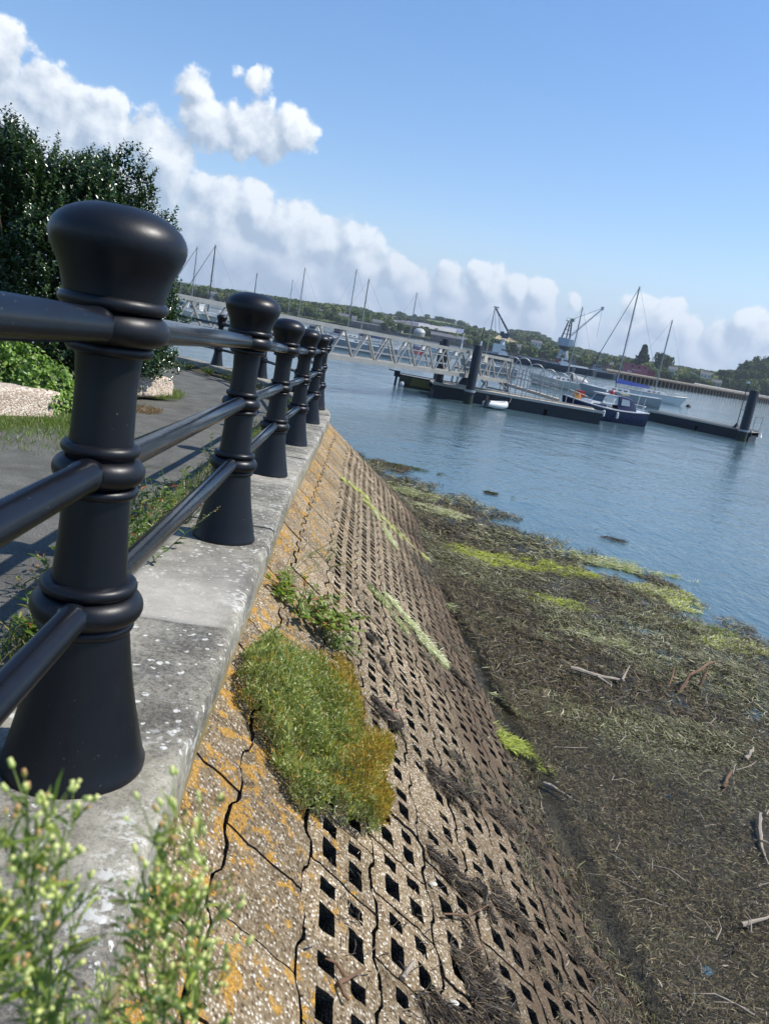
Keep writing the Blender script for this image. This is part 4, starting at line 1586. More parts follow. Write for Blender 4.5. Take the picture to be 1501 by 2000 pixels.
def slope_bush():
    c0 = slope(.43, 1.28 + tpar(1.5), 0)
    o = thing('seablite_bush', 'dense low bush with grey green leaves and rusty seed heads on the block slope', 'bush', c0)
    n = 52000
    u, v_ = rng.random(n) * 2 - 1, rng.random(n) * 2 - 1
    r2 = u * u + v_ * v_
    nzv = vnoise(np.stack([u, v_], 1), 2.6, 301) * .16 + vnoise(np.stack([u, v_], 1), 7, 302) * .08
    k = r2 < (1 + nzv * 1.2)
    u, v_, r2 = u[k], v_[k], r2[k]
    n = len(u)
    # footprint: long along the wall, the lower half pulled towards the water
    tloc = BT0 + BTL * v_ + .10 * u
    sloc = BS0 + BSL * u - .12 * v_
    nz = vnoise(np.stack([sloc, tloc], 1), 8, 303)
    hh = .155 * np.sqrt(np.clip(1.08 - r2, 0, 1)) * (1 + .32 * nz) + .045 * nz + (rng.random(n) < .03) * .05 * rng.random(n)
    f = 1 - rng.random(n) ** 2.2 * .75
    P = slope(sloc, tloc, np.clip(hh * f, .01, 1))
    P[:, 2] += .02 * f
    D = rng.normal(0, .55, (n, 3)) + np.array([.25, 0, 1.0])
    head = np.clip((u * .80 + .10 + nz * .6) * 1.0, .05, 1)
    isH = (rng.random(n) < head * .95) & (f > .62)
    nl = ~isH
    V, Fq = leaves(P[nl], D[nl] + rng.normal(0, .5, (nl.sum(), 3)), rng.normal(0, 1, (nl.sum(), 3)), .019 * (.6 + .8 * rng.random(nl.sum())), .0055, .2)
    npmesh('foliage', V, Fq, M_leaf, o, colmix(int(nl.sum()), [(.30, .34, .10), (.38, .41, .16), (.18, .22, .06), (.50, .52, .28), (.44, .39, .15)], [3, 3, 2, 2, 1], .25, 4))
    Ph = P[isH] + np.array([0, 0, .020])
    V, Fq = blades(Ph, D[isH], rng.normal(0, 1, (len(Ph), 3)), .022 * (.6 + .8 * rng.random(len(Ph))), .0035, 2, .3)
    npmesh('seed_heads', V, Fq, M_leaf, o, np.repeat(colmix(len(Ph), [(.46, .27, .05), (.55, .36, .08), (.34, .20, .04), (.36, .33, .07)], [3, 2, 1.4, 2], .25), 6, 0))
    st = []
    for i in range(160):
        a, b__ = rng.random() * 6.28, math.sqrt(rng.random()) * .85
        s_, t_ = BS0 + BSL * b__ * math.cos(a), BT0 + BTL * b__ * math.sin(a)
        st.append(curve_pts(slope(s_, t_, 0), np.array([.3, 0, 1]) + rng.normal(0, .2, 3), .15, 4))
    plant_stems(st, .002, M_stem, o, 'stems', 4)


_tb = tpar(1.5)
BS0, BSL, BT0, BTL = .42, .35, _tb + 1.02, .46
slope_bush()
a_ = sp(590, 1200)
herb(slope(a_[0], a_[1], 0), 'sprawling leafy weed with red stems above the rusty bush on the slope', 50, .24, .36, .048, .019,
     [(.20, .26, .05), (.14, .20, .035), (.28, .33, .08), (.10, .15, .03), (.34, .12, .05)], [3, 3, 2, 2, .7], name='sprawling_weed', stem=M_stem_red, per=15, up_=tuple(SN * .6 + np.array([0, .15, .5])), lean=(.1, 0, 0), droop=.5)
a_ = sp(650, 1262)
herb(slope(a_[0], a_[1], 0), 'smaller green weed between the sprawling weed and the rusty bush', 18, .17, .16, .032, .009, [(.20, .27, .05), (.13, .19, .035), (.27, .32, .08)], [1, 1, 1], name='sprawling_weed', per=13, up_=tuple(SN))
for (px, py) in [(560, 1130), (640, 1100), (600, 1080)]:
    a_ = sp(px, py)
    herb(slope(a_[0], a_[1], 0), 'thin dry stalks rising behind the sprawling weed', 5, .24, .12, .02, .005, [(.30, .28, .10), (.2, .24, .06)], [1, 1], name='dry_stalks', per=8, up_=tuple(SN), group='thin stalks behind the sprawling weed')

# ---- pebble-dashed blocks, ivy and the big shrub left of the path
M_pebble = None
m, t, b = principled('pebble_dash', (.5, .42, .34), .9, 0, .25)
v = coords(t, kind='World')
vo = t.nodes.new('ShaderNodeTexVoronoi')
vo.inputs['Scale'].default_value = 60
t.links.new(v, vo.inputs['Vector'])
sc_ = t.nodes.new('ShaderNodeSeparateColor')
t.links.new(vo.outputs['Color'], sc_.inputs[0])
t.links.new(ramp(t, sc_.outputs[0], [(0, (.30, .22, .16)), (.5, (.50, .41, .32)), (1, (.72, .64, .54))]), b.inputs['Base Color'])
bump(t, b, math_node(t, 'MULTIPLY', vo.outputs['Distance'], -1), .8, .012)
M_pebble = m


def rough_block(c, size, rz, label):
    o = thing('garden_block', label, 'block', c, rz)
    me = MB()
    nx, ny, nz_ = 14, 6, 5
    hx, hy, hz = size[0] / 2, size[1] / 2, size[2]
    bm = bmesh.new()
    bmesh.ops.create_cube(bm, size=1)
    bmesh.ops.subdivide_edges(bm, edges=bm.edges, cuts=9, use_grid_fill=True)
    for v_ in bm.verts:
        q = np.array(v_.co)
        e = np.sort(np.abs(q))[::-1]
        rd = np.clip((e[1] - .36) / .14, 0, 1) ** 2 * .10
        q = q * (1 - rd)
        nn_ = vnoise(q[None] * 1.0, 6, 12)[0] * .03
        q = q * (1 + nn_)
        zt = (q[2] + .5)
        v_.co = (q[0] * size[0], q[1] * size[1] * (1.15 - .3 * zt), zt * size[2] * (1 - .18 * np.clip(q[0] + .1, 0, 1)))
    me_ = bpy.data.meshes.new('stone')
    bm.to_mesh(me_)
    bm.free()
    me_.materials.append(M_pebble)
    me_.polygons.foreach_set('use_smooth', [True] * len(me_.polygons))
    s_ = bpy.data.objects.new('stone', me_)
    scene.collection.objects.link(s_)
    s_.parent = o
    return o


zg = 1.42
pb = atz(20, 830, zg)
rough_block((pb[0] - .45, pb[1] + .25, zg - .02), (1.7, .45, .36), R(62), 'pale pebble-dashed block with ivy creeping over it at the left of the path')
pb2 = atz(288, 775, 1.43)
rough_block((pb2[0] - .18, pb2[1] + .35, 1.40), (.8, .5, .34), R(60), 'second pebble-dashed block half hidden behind the nearest post')


def ivy(c, rx, ry, h, n, label, name='ivy', leafL=.055):
    o = thing(name, label, 'ivy', c)
    a = rng.random(n) * 6.28
    r = np.sqrt(rng.random(n))
    u, v_ = r * np.cos(a), r * np.sin(a)
    z = h * np.sqrt(np.clip(1 - r * r, 0, 1)) * (1 + .25 * vnoise(np.stack([u, v_], 1), 5, 17)) * (1 - .35 * rng.random(n) ** 2)
    P = np.array(c) + np.stack([u * rx, v_ * ry, np.clip(z, .01, 9)], 1)
    outw = np.stack([u * .6 + .5, v_ * .6 - .15, .9 * np.ones(n)], 1)
    D = rng.normal(0, .8, (n, 3)) + np.array([.3, -.3, -.25])
    V, Fq = leaves6(P, D, outw + rng.normal(0, .35, (n, 3)), leafL * (.6 + .6 * rng.random(n)), leafL * .85 * (.6 + .6 * rng.random(n)), .08, .15)
    npmesh('leaves', V, Fq, M_leaf, o, colmix(n, [(.11, .19, .028), (.16, .26, .04), (.24, .35, .07), (.06, .10, .02)], [3, 3, 2, 1.5], .2, 6))
    st = []
    for i in range(30):
        a_2 = rng.random() * 6.28
        rr = rng.random()
        p = np.array(c) + np.array([math.cos(a_2) * rx * rr, math.sin(a_2) * ry * rr, 0])
        st.append(curve_pts(p, (rng.normal(), rng.normal(), 1), h * .8, 5, .2, .1))
    plant_stems(st, .004, M_twig, o, 'vines', 5)
    return o


p = atz(105, 805, zg)
ivy((p[0] - .10, p[1] - .05, zg - .02), .36, .55, .52, 2200, 'bright ivy mound spilling over the right end of the pebble-dashed block')
p = atz(40, 745, 1.6)
ivy((p[0] - .55, p[1] - .45, zg), 1.5, .5, .72, 6000, 'long band of sunlit ivy at the foot of the big shrub')
for i, (px, py, n_, rr, lab) in enumerate([(40, 860, 7000, .75, 'short grass in front of the pebble-dashed block'), (150, 828, 900, .3, 'short grass by the ivy at the path edge'), (318, 770, 1500, .32, 'grass around the second block where the path bends'), (285, 800, 500, .2, 'dry leaf litter at the foot of the second block')]):
    c = atz(px, py, 1.465 if i < 2 else 1.42)
    a = rng.random(n_) * 6.28
    r = np.sqrt(rng.random(n_)) * rr
    P = np.stack([c[0] + r * np.cos(a) * 1.0, c[1] + r * np.sin(a) * 1.7, np.full(n_, c[2] - .02)], 1)
    D = np.stack([rng.normal(0, .6, n_), rng.normal(0, .6, n_), np.ones(n_)], 1)
    V, Fq = blades(P, D, rng.normal(0, 1, (n_, 3)), .10 * (.3 + rng.random(n_)) * (1 if i != 3 else .5), .006, 2, .5)
    tag(npmesh('grass', V, Fq, M_leaf, None, np.repeat(colmix(n_, [(.10, .17, .025), (.16, .23, .04), (.24, .25, .08)] if i != 3 else [(.3, .16, .07), (.2, .12, .05)], [1] * (3 if i != 3 else 2), .25), 6, 0)), lab, 'grass', kind='stuff')


def big_shrub():
    """evergreen shrub of upright leafy shoots"""
    cx, cy, z0 = SHX, SHY, 1.4
    rx, ry, H = SHR, 1.8, SHH
    o = thing('evergreen_shrub', 'tall dark green evergreen shrub with upright leafy shoots behind the nearest post', 'shrub', (cx, cy, z0))
    LPs, LDs, LNs, LLs, LCs = [], [], [], [], []
    nsh = 9000
    paths = []
    for i in range(nsh):
        a = rng.random() * 6.28
        e = math.asin(rng.random() ** .8) if rng.random() < .8 else rng.random() * 1.2
        d = np.array([math.cos(a) * math.cos(e), math.sin(a) * math.cos(e), math.sin(e)])
        if d[1] > .55:
            continue
        bumpv = 1 + .12 * vnoise(d[None] * 3, 1.1, 33)[0] + .06 * vnoise(d[None] * 9, 1.1, 34)[0]
        # squarish dome
        pw = 2.6
        k_ = (abs(d[0]) ** pw + abs(d[1]) ** pw + abs(d[2]) ** pw) ** (-1 / pw)
        surf = d * k_ * bumpv
        p1 = np.array([cx, cy, z0 + H * .12]) + surf * np.array([rx, ry, H * .88]) * (.86 + .1 * rng.random())
        p1[2] = max(p1[2], z0 + .05)
        L = .18 + .14 * rng.random() ** 2 + (.16 if d[2] > .5 else .04) * rng.random() ** 3
        gd = unit((np.array([0, 0, 1.0]) * (.6 + .5 * rng.random()) + d * np.array([.6, .6, .2]) + rng.normal(0, .24, 3))[None])[0]
        nl = int(L / .020)
        f = (np.arange(nl) + rng.random(nl) * .6) / nl
        base = p1 + gd * L * (f[:, None] - .45)
        ang = np.arange(nl) * 2.4 + rng.random() * 6
        u = unit(np.cross(gd, [.9, .1, .2])[None])[0]
        w = np.cross(gd, u)
        out = np.cos(ang)[:, None] * u + np.sin(ang)[:, None] * w
        LPs.append(base)
        LDs.append(out + gd * .75 + rng.normal(0, .15, (nl, 3)))
        LNs.append(gd - out * .4)
        LLs.append((.060 + .024 * rng.random(nl)) * (1.05 - .5 * f))
        tipn = np.clip((f - .6) * 2, 0, 1)[:, None]
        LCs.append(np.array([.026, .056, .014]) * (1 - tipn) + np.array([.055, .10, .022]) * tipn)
        if d[2] > .25 and rng.random() < .5:
            paths.append(np.array([p1 - gd * L * .5, p1 + gd * L * .1, p1 + gd * L * .55]))
    LP, LD, LN = np.concatenate(LPs), np.concatenate(LDs), np.concatenate(LNs)
    LL, LC = np.concatenate(LLs), np.concatenate(LCs)
    n = len(LP)
    V, Fq = leaves6(LP, LD, LN, LL, LL * .58, .10, .1)
    LC = LC * (1 + (rng.random((n, 1)) - .5) * .5)
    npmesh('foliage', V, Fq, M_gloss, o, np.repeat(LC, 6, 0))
    # inner leaves, their green darkened to paint the shade inside the shrub
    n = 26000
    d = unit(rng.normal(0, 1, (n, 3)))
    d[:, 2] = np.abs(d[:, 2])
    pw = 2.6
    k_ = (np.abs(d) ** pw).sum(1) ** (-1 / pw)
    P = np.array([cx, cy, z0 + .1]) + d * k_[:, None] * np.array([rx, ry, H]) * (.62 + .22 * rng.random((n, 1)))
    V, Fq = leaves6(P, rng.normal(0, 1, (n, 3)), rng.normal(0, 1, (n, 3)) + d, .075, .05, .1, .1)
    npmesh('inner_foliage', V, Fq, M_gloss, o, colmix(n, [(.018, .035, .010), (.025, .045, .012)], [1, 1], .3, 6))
    plant_stems(paths, .003, M_twig, o, 'twigs', 4)
    st = []
    for i in range(9):
        a = i * .7
        st.append(curve_pts((cx + .3 * math.cos(a), cy + .3 * math.sin(a), z0), (math.cos(a) * .5, math.sin(a) * .5, 1), H * .75, 6, 0, .05))
    plant_stems(st, .03, M_twig, o, 'trunks', 7)


SHX, SHY, SHR, SHH = -5.66, 11.35, 2.15, 3.2
big_shrub()

# ================================================================== THE HARBOUR
ALU = paint('aluminium', (.31, .305, .28), .5, .2, 3, metal=.3)
ALUD = paint('galvanised', (.33, .34, .35), .4, .15, 5, metal=.5)
BLACKP = paint('pile_black', (.010, .014, .024), .5, .3, 3)
DECKM = paint('deck_boards', (.40, .36, .30), .8, .2, 4, bumpy=.3)
WHITE = paint('white_gelcoat', (.62, .63, .62), .3, .06, 2)
CREAM = paint('cream_gelcoat', (.52, .50, .42), .35, .08, 2)
GREYH = paint('grey_hull', (.30, .31, .31), .4, .08, 2)
NAVY = paint('navy_paint', (.008, .016, .060), .3, .15, 3)
NAVYC = paint('navy_canvas', (.020, .030, .085), .8, .2, 4)
BLUEC = paint('blue_canvas', (.012, .045, .26), .8, .2, 5)
REDP = paint('red_paint', (.30, .02, .02), .45, .2, 5)
ORNG = paint('orange_plastic', (.60, .28, .08), .5, .15, 8)
GLASS = paint('dark_glass', (.05, .07, .08), .08, .1, 3)
PGLASS = paint('pale_plastic_window', (.42, .47, .48), .15, .1, 6)
RUBBER = paint('black_rubber', (.012, .012, .013), .6, .2, 6)
MASTM = paint('mast_alloy', (.24, .25, .25), .4, .1, 5, metal=.3)
MASTD = paint('mast_dark', (.05, .055, .06), .5, .1, 5)
ROPEM = paint('rigging_wire', (.16, .17, .18), .5, .1, 5)
WGREY = paint('white_fender', (.60, .60, .58), .5, .1, 8)
ANTIF = paint('antifoul', (.10, .03, .025), .7, .2, 5)


def wpos(px, D, z=0.0):
    p = ground(px, D)
    return np.array([p[0], p[1], z])


def px_z(px, py, D):                    # the height of the thing seen at px, py if it stands at depth D
    return atd(px, py, D)[2]


# ------------------------------------------------------------------ gangway
def inv_depth(px):
    return 1 / (.02299 + (1003 - px) * 2.73e-5)


GA = wpos(250, inv_depth(250))
GB = wpos(1003, inv_depth(1003))
gang = thing('gangway', 'long pale aluminium truss gangway with zigzag side members reaching from the wall to the pontoon', 'gangway', GB)
gd = unit((GB - GA)[None])[0]
gn = np.array([-gd[1], gd[0], 0])
if gn[1] < 0:
    gn = -gn
GL = np.linalg.norm((GB - GA)[:2])


def gz(f):                               # deck height along the gangway
    return np.interp(f, [0, 1], [1.72, 1.32])


GH = 1.20
GW = 1.35
for side in (0, 1):
    offv = gn * GW * side
    m = MB()
    m.beam(GA + offv + [0, 0, gz(0) + GH], GB + offv + [0, 0, gz(1) + GH], .11, .15)
    m.build('top_chord', ALU, gang, world=True)
    m = MB()
    m.beam(GA + offv + [0, 0, gz(0)], GB + offv + [0, 0, gz(1)], .10, .20)
    m.build('bottom_chord', ALU, gang, world=True)
    m = MB()
    for zz in (.42, .82):
        m.beam(GA + offv + [0, 0, gz(0) + zz], GB + offv + [0, 0, gz(1) + zz], .03, .035)
    m.build('handrail', ALUD, gang, world=True)
    npn = int(round(GL / 1.62))
    for i in range(npn):
        f0, fm, f1 = i / npn, (i + .5) / npn, (i + 1) / npn
        a = GA + (GB - GA) * f0 + offv
        mm = GA + (GB - GA) * fm + offv
        c = GA + (GB - GA) * f1 + offv
        a[2], mm[2], c[2] = gz(f0) + .08, gz(fm) + GH - .06, gz(f1) + .08
        g_ = gd * .045
        m = MB()
        m.beam(a + g_, mm - g_, .07, .075, up=tuple(gn))
        m.build('diagonal', ALU, gang, world=True)
        m = MB()
        m.beam(mm + g_, c - g_, .07, .075, up=tuple(gn))
        m.build('diagonal', ALU, gang, world=True)
        if side == 1:
            m = MB()
            q = mm.copy()
            q[2] = gz(fm) + GH - .22
            m.box(q, (.22, .10, .16), math.atan2(gd[1], gd[0]))
            m.box(q + [0, 0, .10], (.26, .12, .03), math.atan2(gd[1], gd[0]))
            m.build('lamp_box', WHITE, gang, world=True)
m = MB()
a, c = GA + gn * GW / 2, GB + gn * GW / 2
a[2], c[2] = gz(0) + .03, gz(1) + .03
m.beam(a, c, GW - .12, .05)
m.build('deck', DECKM, gang, world=True)
m = MB()
for side in (0, 1):
    o_ = gn * GW * side
    e = GB + o_ + [0, 0, gz(1)]
    m = MB()
    m.beam(e + [0, 0, 0], e + [0, 0, GH], .12, .12, up=tuple(gn))
    m.build('end_post', ALU, gang, world=True)
m = MB()
q = GA + (GB - GA) * .875
q[2] = gz(.875) + GH - .18
m.box(q - gn * .08, (.36, .03, .36), math.atan2(gd[1], gd[0]))
m.build('sign_plate', paint('faded_sign', (.45, .40, .32), .6, .15, 9), gang, world=True)
# legs under the outer end and sloping walkway beyond
st_ = thing('landing_frame', 'galvanised trestle holding up the outer end of the gangway on the pontoon', 'frame', GB)
for side in (0, 1):
    o_ = gn * GW * side
    for (dx0, dx1) in ((-.75, .25), (.05, -.45), (.05, .25)):
        m = MB()
        m.beam(GB + o_ + gd * dx0 + [0, 0, gz(1) - .1], GB + o_ + gd * dx1 + [0, 0, .72], .07, .07, up=tuple(gn))
        m.build('leg', ALUD, st_, world=True)
m = MB()
m.beam(GB + gd * .25 + [0, 0, .76], GB + gn * GW + gd * .25 + [0, 0, .76], .1, .08)
m.build('foot_beam', ALUD, st_, world=True)

# ------------------------------------------------------------------ pontoons and piles
Z = 0.68


def pontoon(A, B, width, label, rail_col=DECKM):
    A, B = np.array(A, float), np.array(B, float)
    o = thing('pontoon', label, 'pontoon', A)
    d = unit((B - A)[None])[0]
    n = np.array([-d[1], d[0], 0])
    if n[1] < 0:
        n = -n
    L = np.linalg.norm(B - A)
    m = MB()
    c = (A + B) / 2 + n * width / 2
    m.box((c[0], c[1], Z - .03), (L, width - .1, .07), math.atan2(d[1], d[0]))
    m.build('deck', DECKM, o, world=True)
    m = MB()
    for w in (0.03, width - .03):
        m.beam(A + n * w + [0, 0, Z + .005], B + n * w + [0, 0, Z + .005], .10, .13)
    m.build('timber_edge', paint('timber_edge', (.46, .42, .36), .8, .15, 6), o, world=True)
    m = MB()
    m.beam(A + n * .08 + [0, 0, Z - .22], B + n * .08 + [0, 0, Z - .22], .09, .28)
    m.beam(A + n * (width - .08) + [0, 0, Z - .22], B + n * (width - .08) + [0, 0, Z - .22], .09, .28)
    m.build('side_beam', BLACKP, o, world=True)
    k = int(L / 2.4)
    for i in range(k):
        f = (i + .5) / k
        c = A + (B - A) * f + n * width / 2
        m = MB()
        m.box((c[0], c[1], .08), (L / k - .18, width - .12, .62), math.atan2(d[1], d[0]))
        m.build('float', BLACKP, o, world=True)
    return o


PA, PB = wpos(862, 40.4), wpos(1198, 41.0)
pont1 = pontoon(PA, PB, 2.2, 'near pontoon with boarded deck between the gangway piles and the blue motor boat')
P2A, P2B = wpos(1281, 53.3), wpos(1487, 49.2)
pont2 = pontoon(P2A, P2B, 2.0, 'low dark finger pontoon running right from the motor boat to the last pile')


def pile(px, D, top, r, label):
    p = wpos(px, D)
    o = thing('mooring_pile', label, 'pile', p)
    m = MB()
    m.lathe([(r, -.4), (r, top - .03), (r * .96, top)], (0, 0, 0), 28)
    m.build('steel_tube', BLACKP, o, smooth=True)
    m = MB()
    m.lathe([(r * 1.25, Z - .05), (r * 1.25, Z + .06)], (0, 0, 0), 20)
    m.build('guide_ring', ALUD, o, smooth=True)
    m = MB()
    m.lathe([(r * 1.012, -.3), (r * 1.015, .42), (r * 1.01, .50)], (0, 0, 0), 28, False, False)
    m.build('weed_band', paint('weed_band', (.02, .03, .022), .8, .3, 8), o, smooth=True)
    return o


pile(934.5, 39.3, px_z(948, 677, 39.3), .24, 'black steel pile in front of the gangway, nearest the white dinghy')
pile(871.5, 41.2, px_z(885, 665, 41.2), .22, 'black steel pile rising behind the gangway at the pontoon corner')
pile(866.5, 43.4, px_z(878, 669, 43.4), .20, 'slimmer black pile just behind the corner pile')
pile(1471, 48.7, px_z(1494, 767, 48.7), .29, 'thick black steel pile at the far right end of the finger pontoon')

# sloping walkway on the pontoon with its long low handrails
wk = thing('walkway', 'sloping walkway leading down from the gangway end with three thin rails', 'walkway', GB)
a = GB + gn * GW * .5 + gd * .4 + [0, 0, 1.18]
bq = wpos(1108, 43.6, Z + .12)
dd = unit((bq - a)[None])[0]
m = MB()
m.beam(a, bq, 1.1, .16)
m.build('ramp_deck', DECKM, wk, world=True)
for sd in (-.55, .55):
    nn_ = np.array([-dd[1], dd[0], 0]) * sd
    for i in range(7):
        q = a + (bq - a) * (i / 6) + nn_
        m = MB()
        m.tube([q, q + [0, 0, 1.05]], .022, 6)
        m.build('stanchion', ALUD, wk, world=True)
    m = MB()
    for h in (.55, .8, 1.05):
        m.tube([a + nn_ + [0, 0, h], bq + nn_ + [0, 0, h]], .022, 6)
    m.build('handrail', ALUD, wk, world=True)
for i, (px, D, hh, wd) in enumerate([(1000, 43.3, 2.05, .9), (1020, 41.6, 2.1, .9), (1046, 41.9, 1.9, 1.0), (1072, 42.2, 1.75, 1.0), (1096, 42.5, 1.65, 1.1), (1111, 43.9, 1.75, 1.1)]):
    p = wpos(px + 6, D, Z)
    hp = thing('safety_hoop', ['tall arched tube hoop nearest the gangway end', 'second tall arched hoop on the pontoon edge', 'third arched hoop along the walkway', 'fourth arched hoop along the walkway', 'fifth arched hoop near the ramp foot', 'last arched hoop beside the bow of the motor boat'][i], 'hoop', p)
    r = wd / 2
    pts = [(-r, 0, 0), (-r, 0, hh - r)] + [(-r * math.cos(x), 0, hh - r + r * math.sin(x)) for x in np.linspace(.2, PI - .2, 9)] + [(r, 0, hh - r), (r, 0, 0)]
    m = MB()
    m.tube(pts, .026, 7)
    m.build('arch_tube', ALUD, hp, smooth=True)
    m = MB()
    m.tube([(-r, 0, .95), (r, 0, .95)], .016, 6)
    m.tube([(-r, 0, .5), (r, 0, .5)], .016, 6)
    m.build('cross_bar', ALUD, hp, smooth=True)
    hp.rotation_euler = (0, 0, math.atan2((PB - PA)[1], (PB - PA)[0]))

# lamp pole on the finger pontoon
p = wpos(1455, 49.9, Z)
lp = thing('pontoon_light', 'thin dark light pole on a small splayed base near the end of the finger pontoon', 'light pole', p)
m = MB()
m.lathe([(.26, .04), (.20, .10), (.06, .34), (.04, .36)], (0, 0, 0), 10)
m.build('splayed_base', BLACKP, lp)
m = MB()
m.tube([(0, 0, .3), (0, 0, 2.95)], .03, 8)
m.build('pole', MASTD, lp, smooth=True)
m = MB()
m.box((0, 0, 3.0), (.20, .16, .10))
m.lathe([(.05, 3.05), (.05, 3.10)], (0, 0, 0), 8)
m.build('lamp_head', WHITE, lp)
m = MB()
m.box((.28, -.02, 1.42), (.14, .12, .16))
m.tube([(0, 0, 1.25), (.25, 0, 1.25), (.28, 0, 1.4)], .015, 5)
m.build('bracket_box', MASTD, lp)
# guard rail round the end pile
p = wpos(1487, 49.6, Z)
gr = thing('guard_rail', 'small bent guard rail behind the last pile', 'guard rail', p)
for x in (0, .45):
    m = MB()
    m.tube([(x, 0, 0), (x, 0, 1.0), (x + .12, 0, 1.05)], .02, 6)
    m.build('stanchion', ALUD, gr)
m = MB()
m.tube([(0, 0, .95), (.57, 0, 1.05)], .02, 6)
m.tube([(-.2, 0, .05), (.6, 0, .02), (.55, -.3, -.3)], .025, 6)
m.build('rail', ALUD, gr)


# ------------------------------------------------------------------ boats
def hull_sections(L, B, H, bowrake=.12, transom=.75, sheer=.18, draft=.35, n=14, full=.55):
    rows = []
    for i in range(n + 1):
        f = i / n                        # 0 stern, 1 bow
        w = transom + (1 - transom) * min(1, f / .4) if f < .4 else 1.0
        if f > full:
            g = (f - full) / (1 - full)
            w = (1 - g ** 2.1)
        w = max(w, .015)
        hz_ = H * (1 + sheer * (2 * abs(f - .35)) ** 2)
        x = -L / 2 + L * f
        xr = bowrake * L * max(0, f - .6) / .4
        hb = B / 2 * w
        dr = draft * (1 - max(0, (f - .75) / .25) ** 2)
        rows.append([(x - xr * 1.0, 0, -dr), (x - xr * .8, hb * .55, -dr * .8), (x - xr * .55, hb * .86, -dr * .15), (x - xr * .35, hb * .95, hz_ * .30), (x - xr * .1, hb, hz_ * .72), (x, hb, hz_)])
    return rows


def hull_mesh(L, B, H, **kw):
    rows = hull_sections(L, B, H, **kw)
    m = MB()
    full = [[(x, -y, z) for (x, y, z) in reversed(r)] + [(x, y, z) for (x, y, z) in r[1:]] for r in rows]
    m.grid(full)
    m.f.append(tuple(range(len(full[0]))))
    deck = MB()
    dk = [[(r[-1][0], -r[-1][1] * .985, r[-1][2] - .02), (r[-1][0], 0, r[-1][2] + .02), (r[-1][0], r[-1][1] * .985, r[-1][2] - .02)] for r in rows]
    deck.grid(dk)
    gun = MB()
    for sg in (-1, 1):
        gun.tube([(r[-1][0], r[-1][1] * sg, r[-1][2]) for r in rows], .03 + L * .002, 5)
    return m, deck, gun, rows


def cabin(m, x0, x1, w, z0, h, slope_f=.5, slope_b=.15, taper=.82):
    """coachroof: trapezoid box with sloping ends"""
    a, c = w / 2, w / 2 * taper
    vs = [(x0, -a, z0), (x1, -a, z0), (x1, a, z0), (x0, a, z0), (x0 + h * slope_b, -c, z0 + h), (x1 - h * slope_f, -c, z0 + h), (x1 - h * slope_f, c, z0 + h), (x0 + h * slope_b, c, z0 + h)]
    return m.add(vs, [(3, 2, 1, 0), (4, 5, 6, 7), (0, 1, 5, 4), (1, 2, 6, 5), (2, 3, 7, 6), (3, 0, 4, 7)])


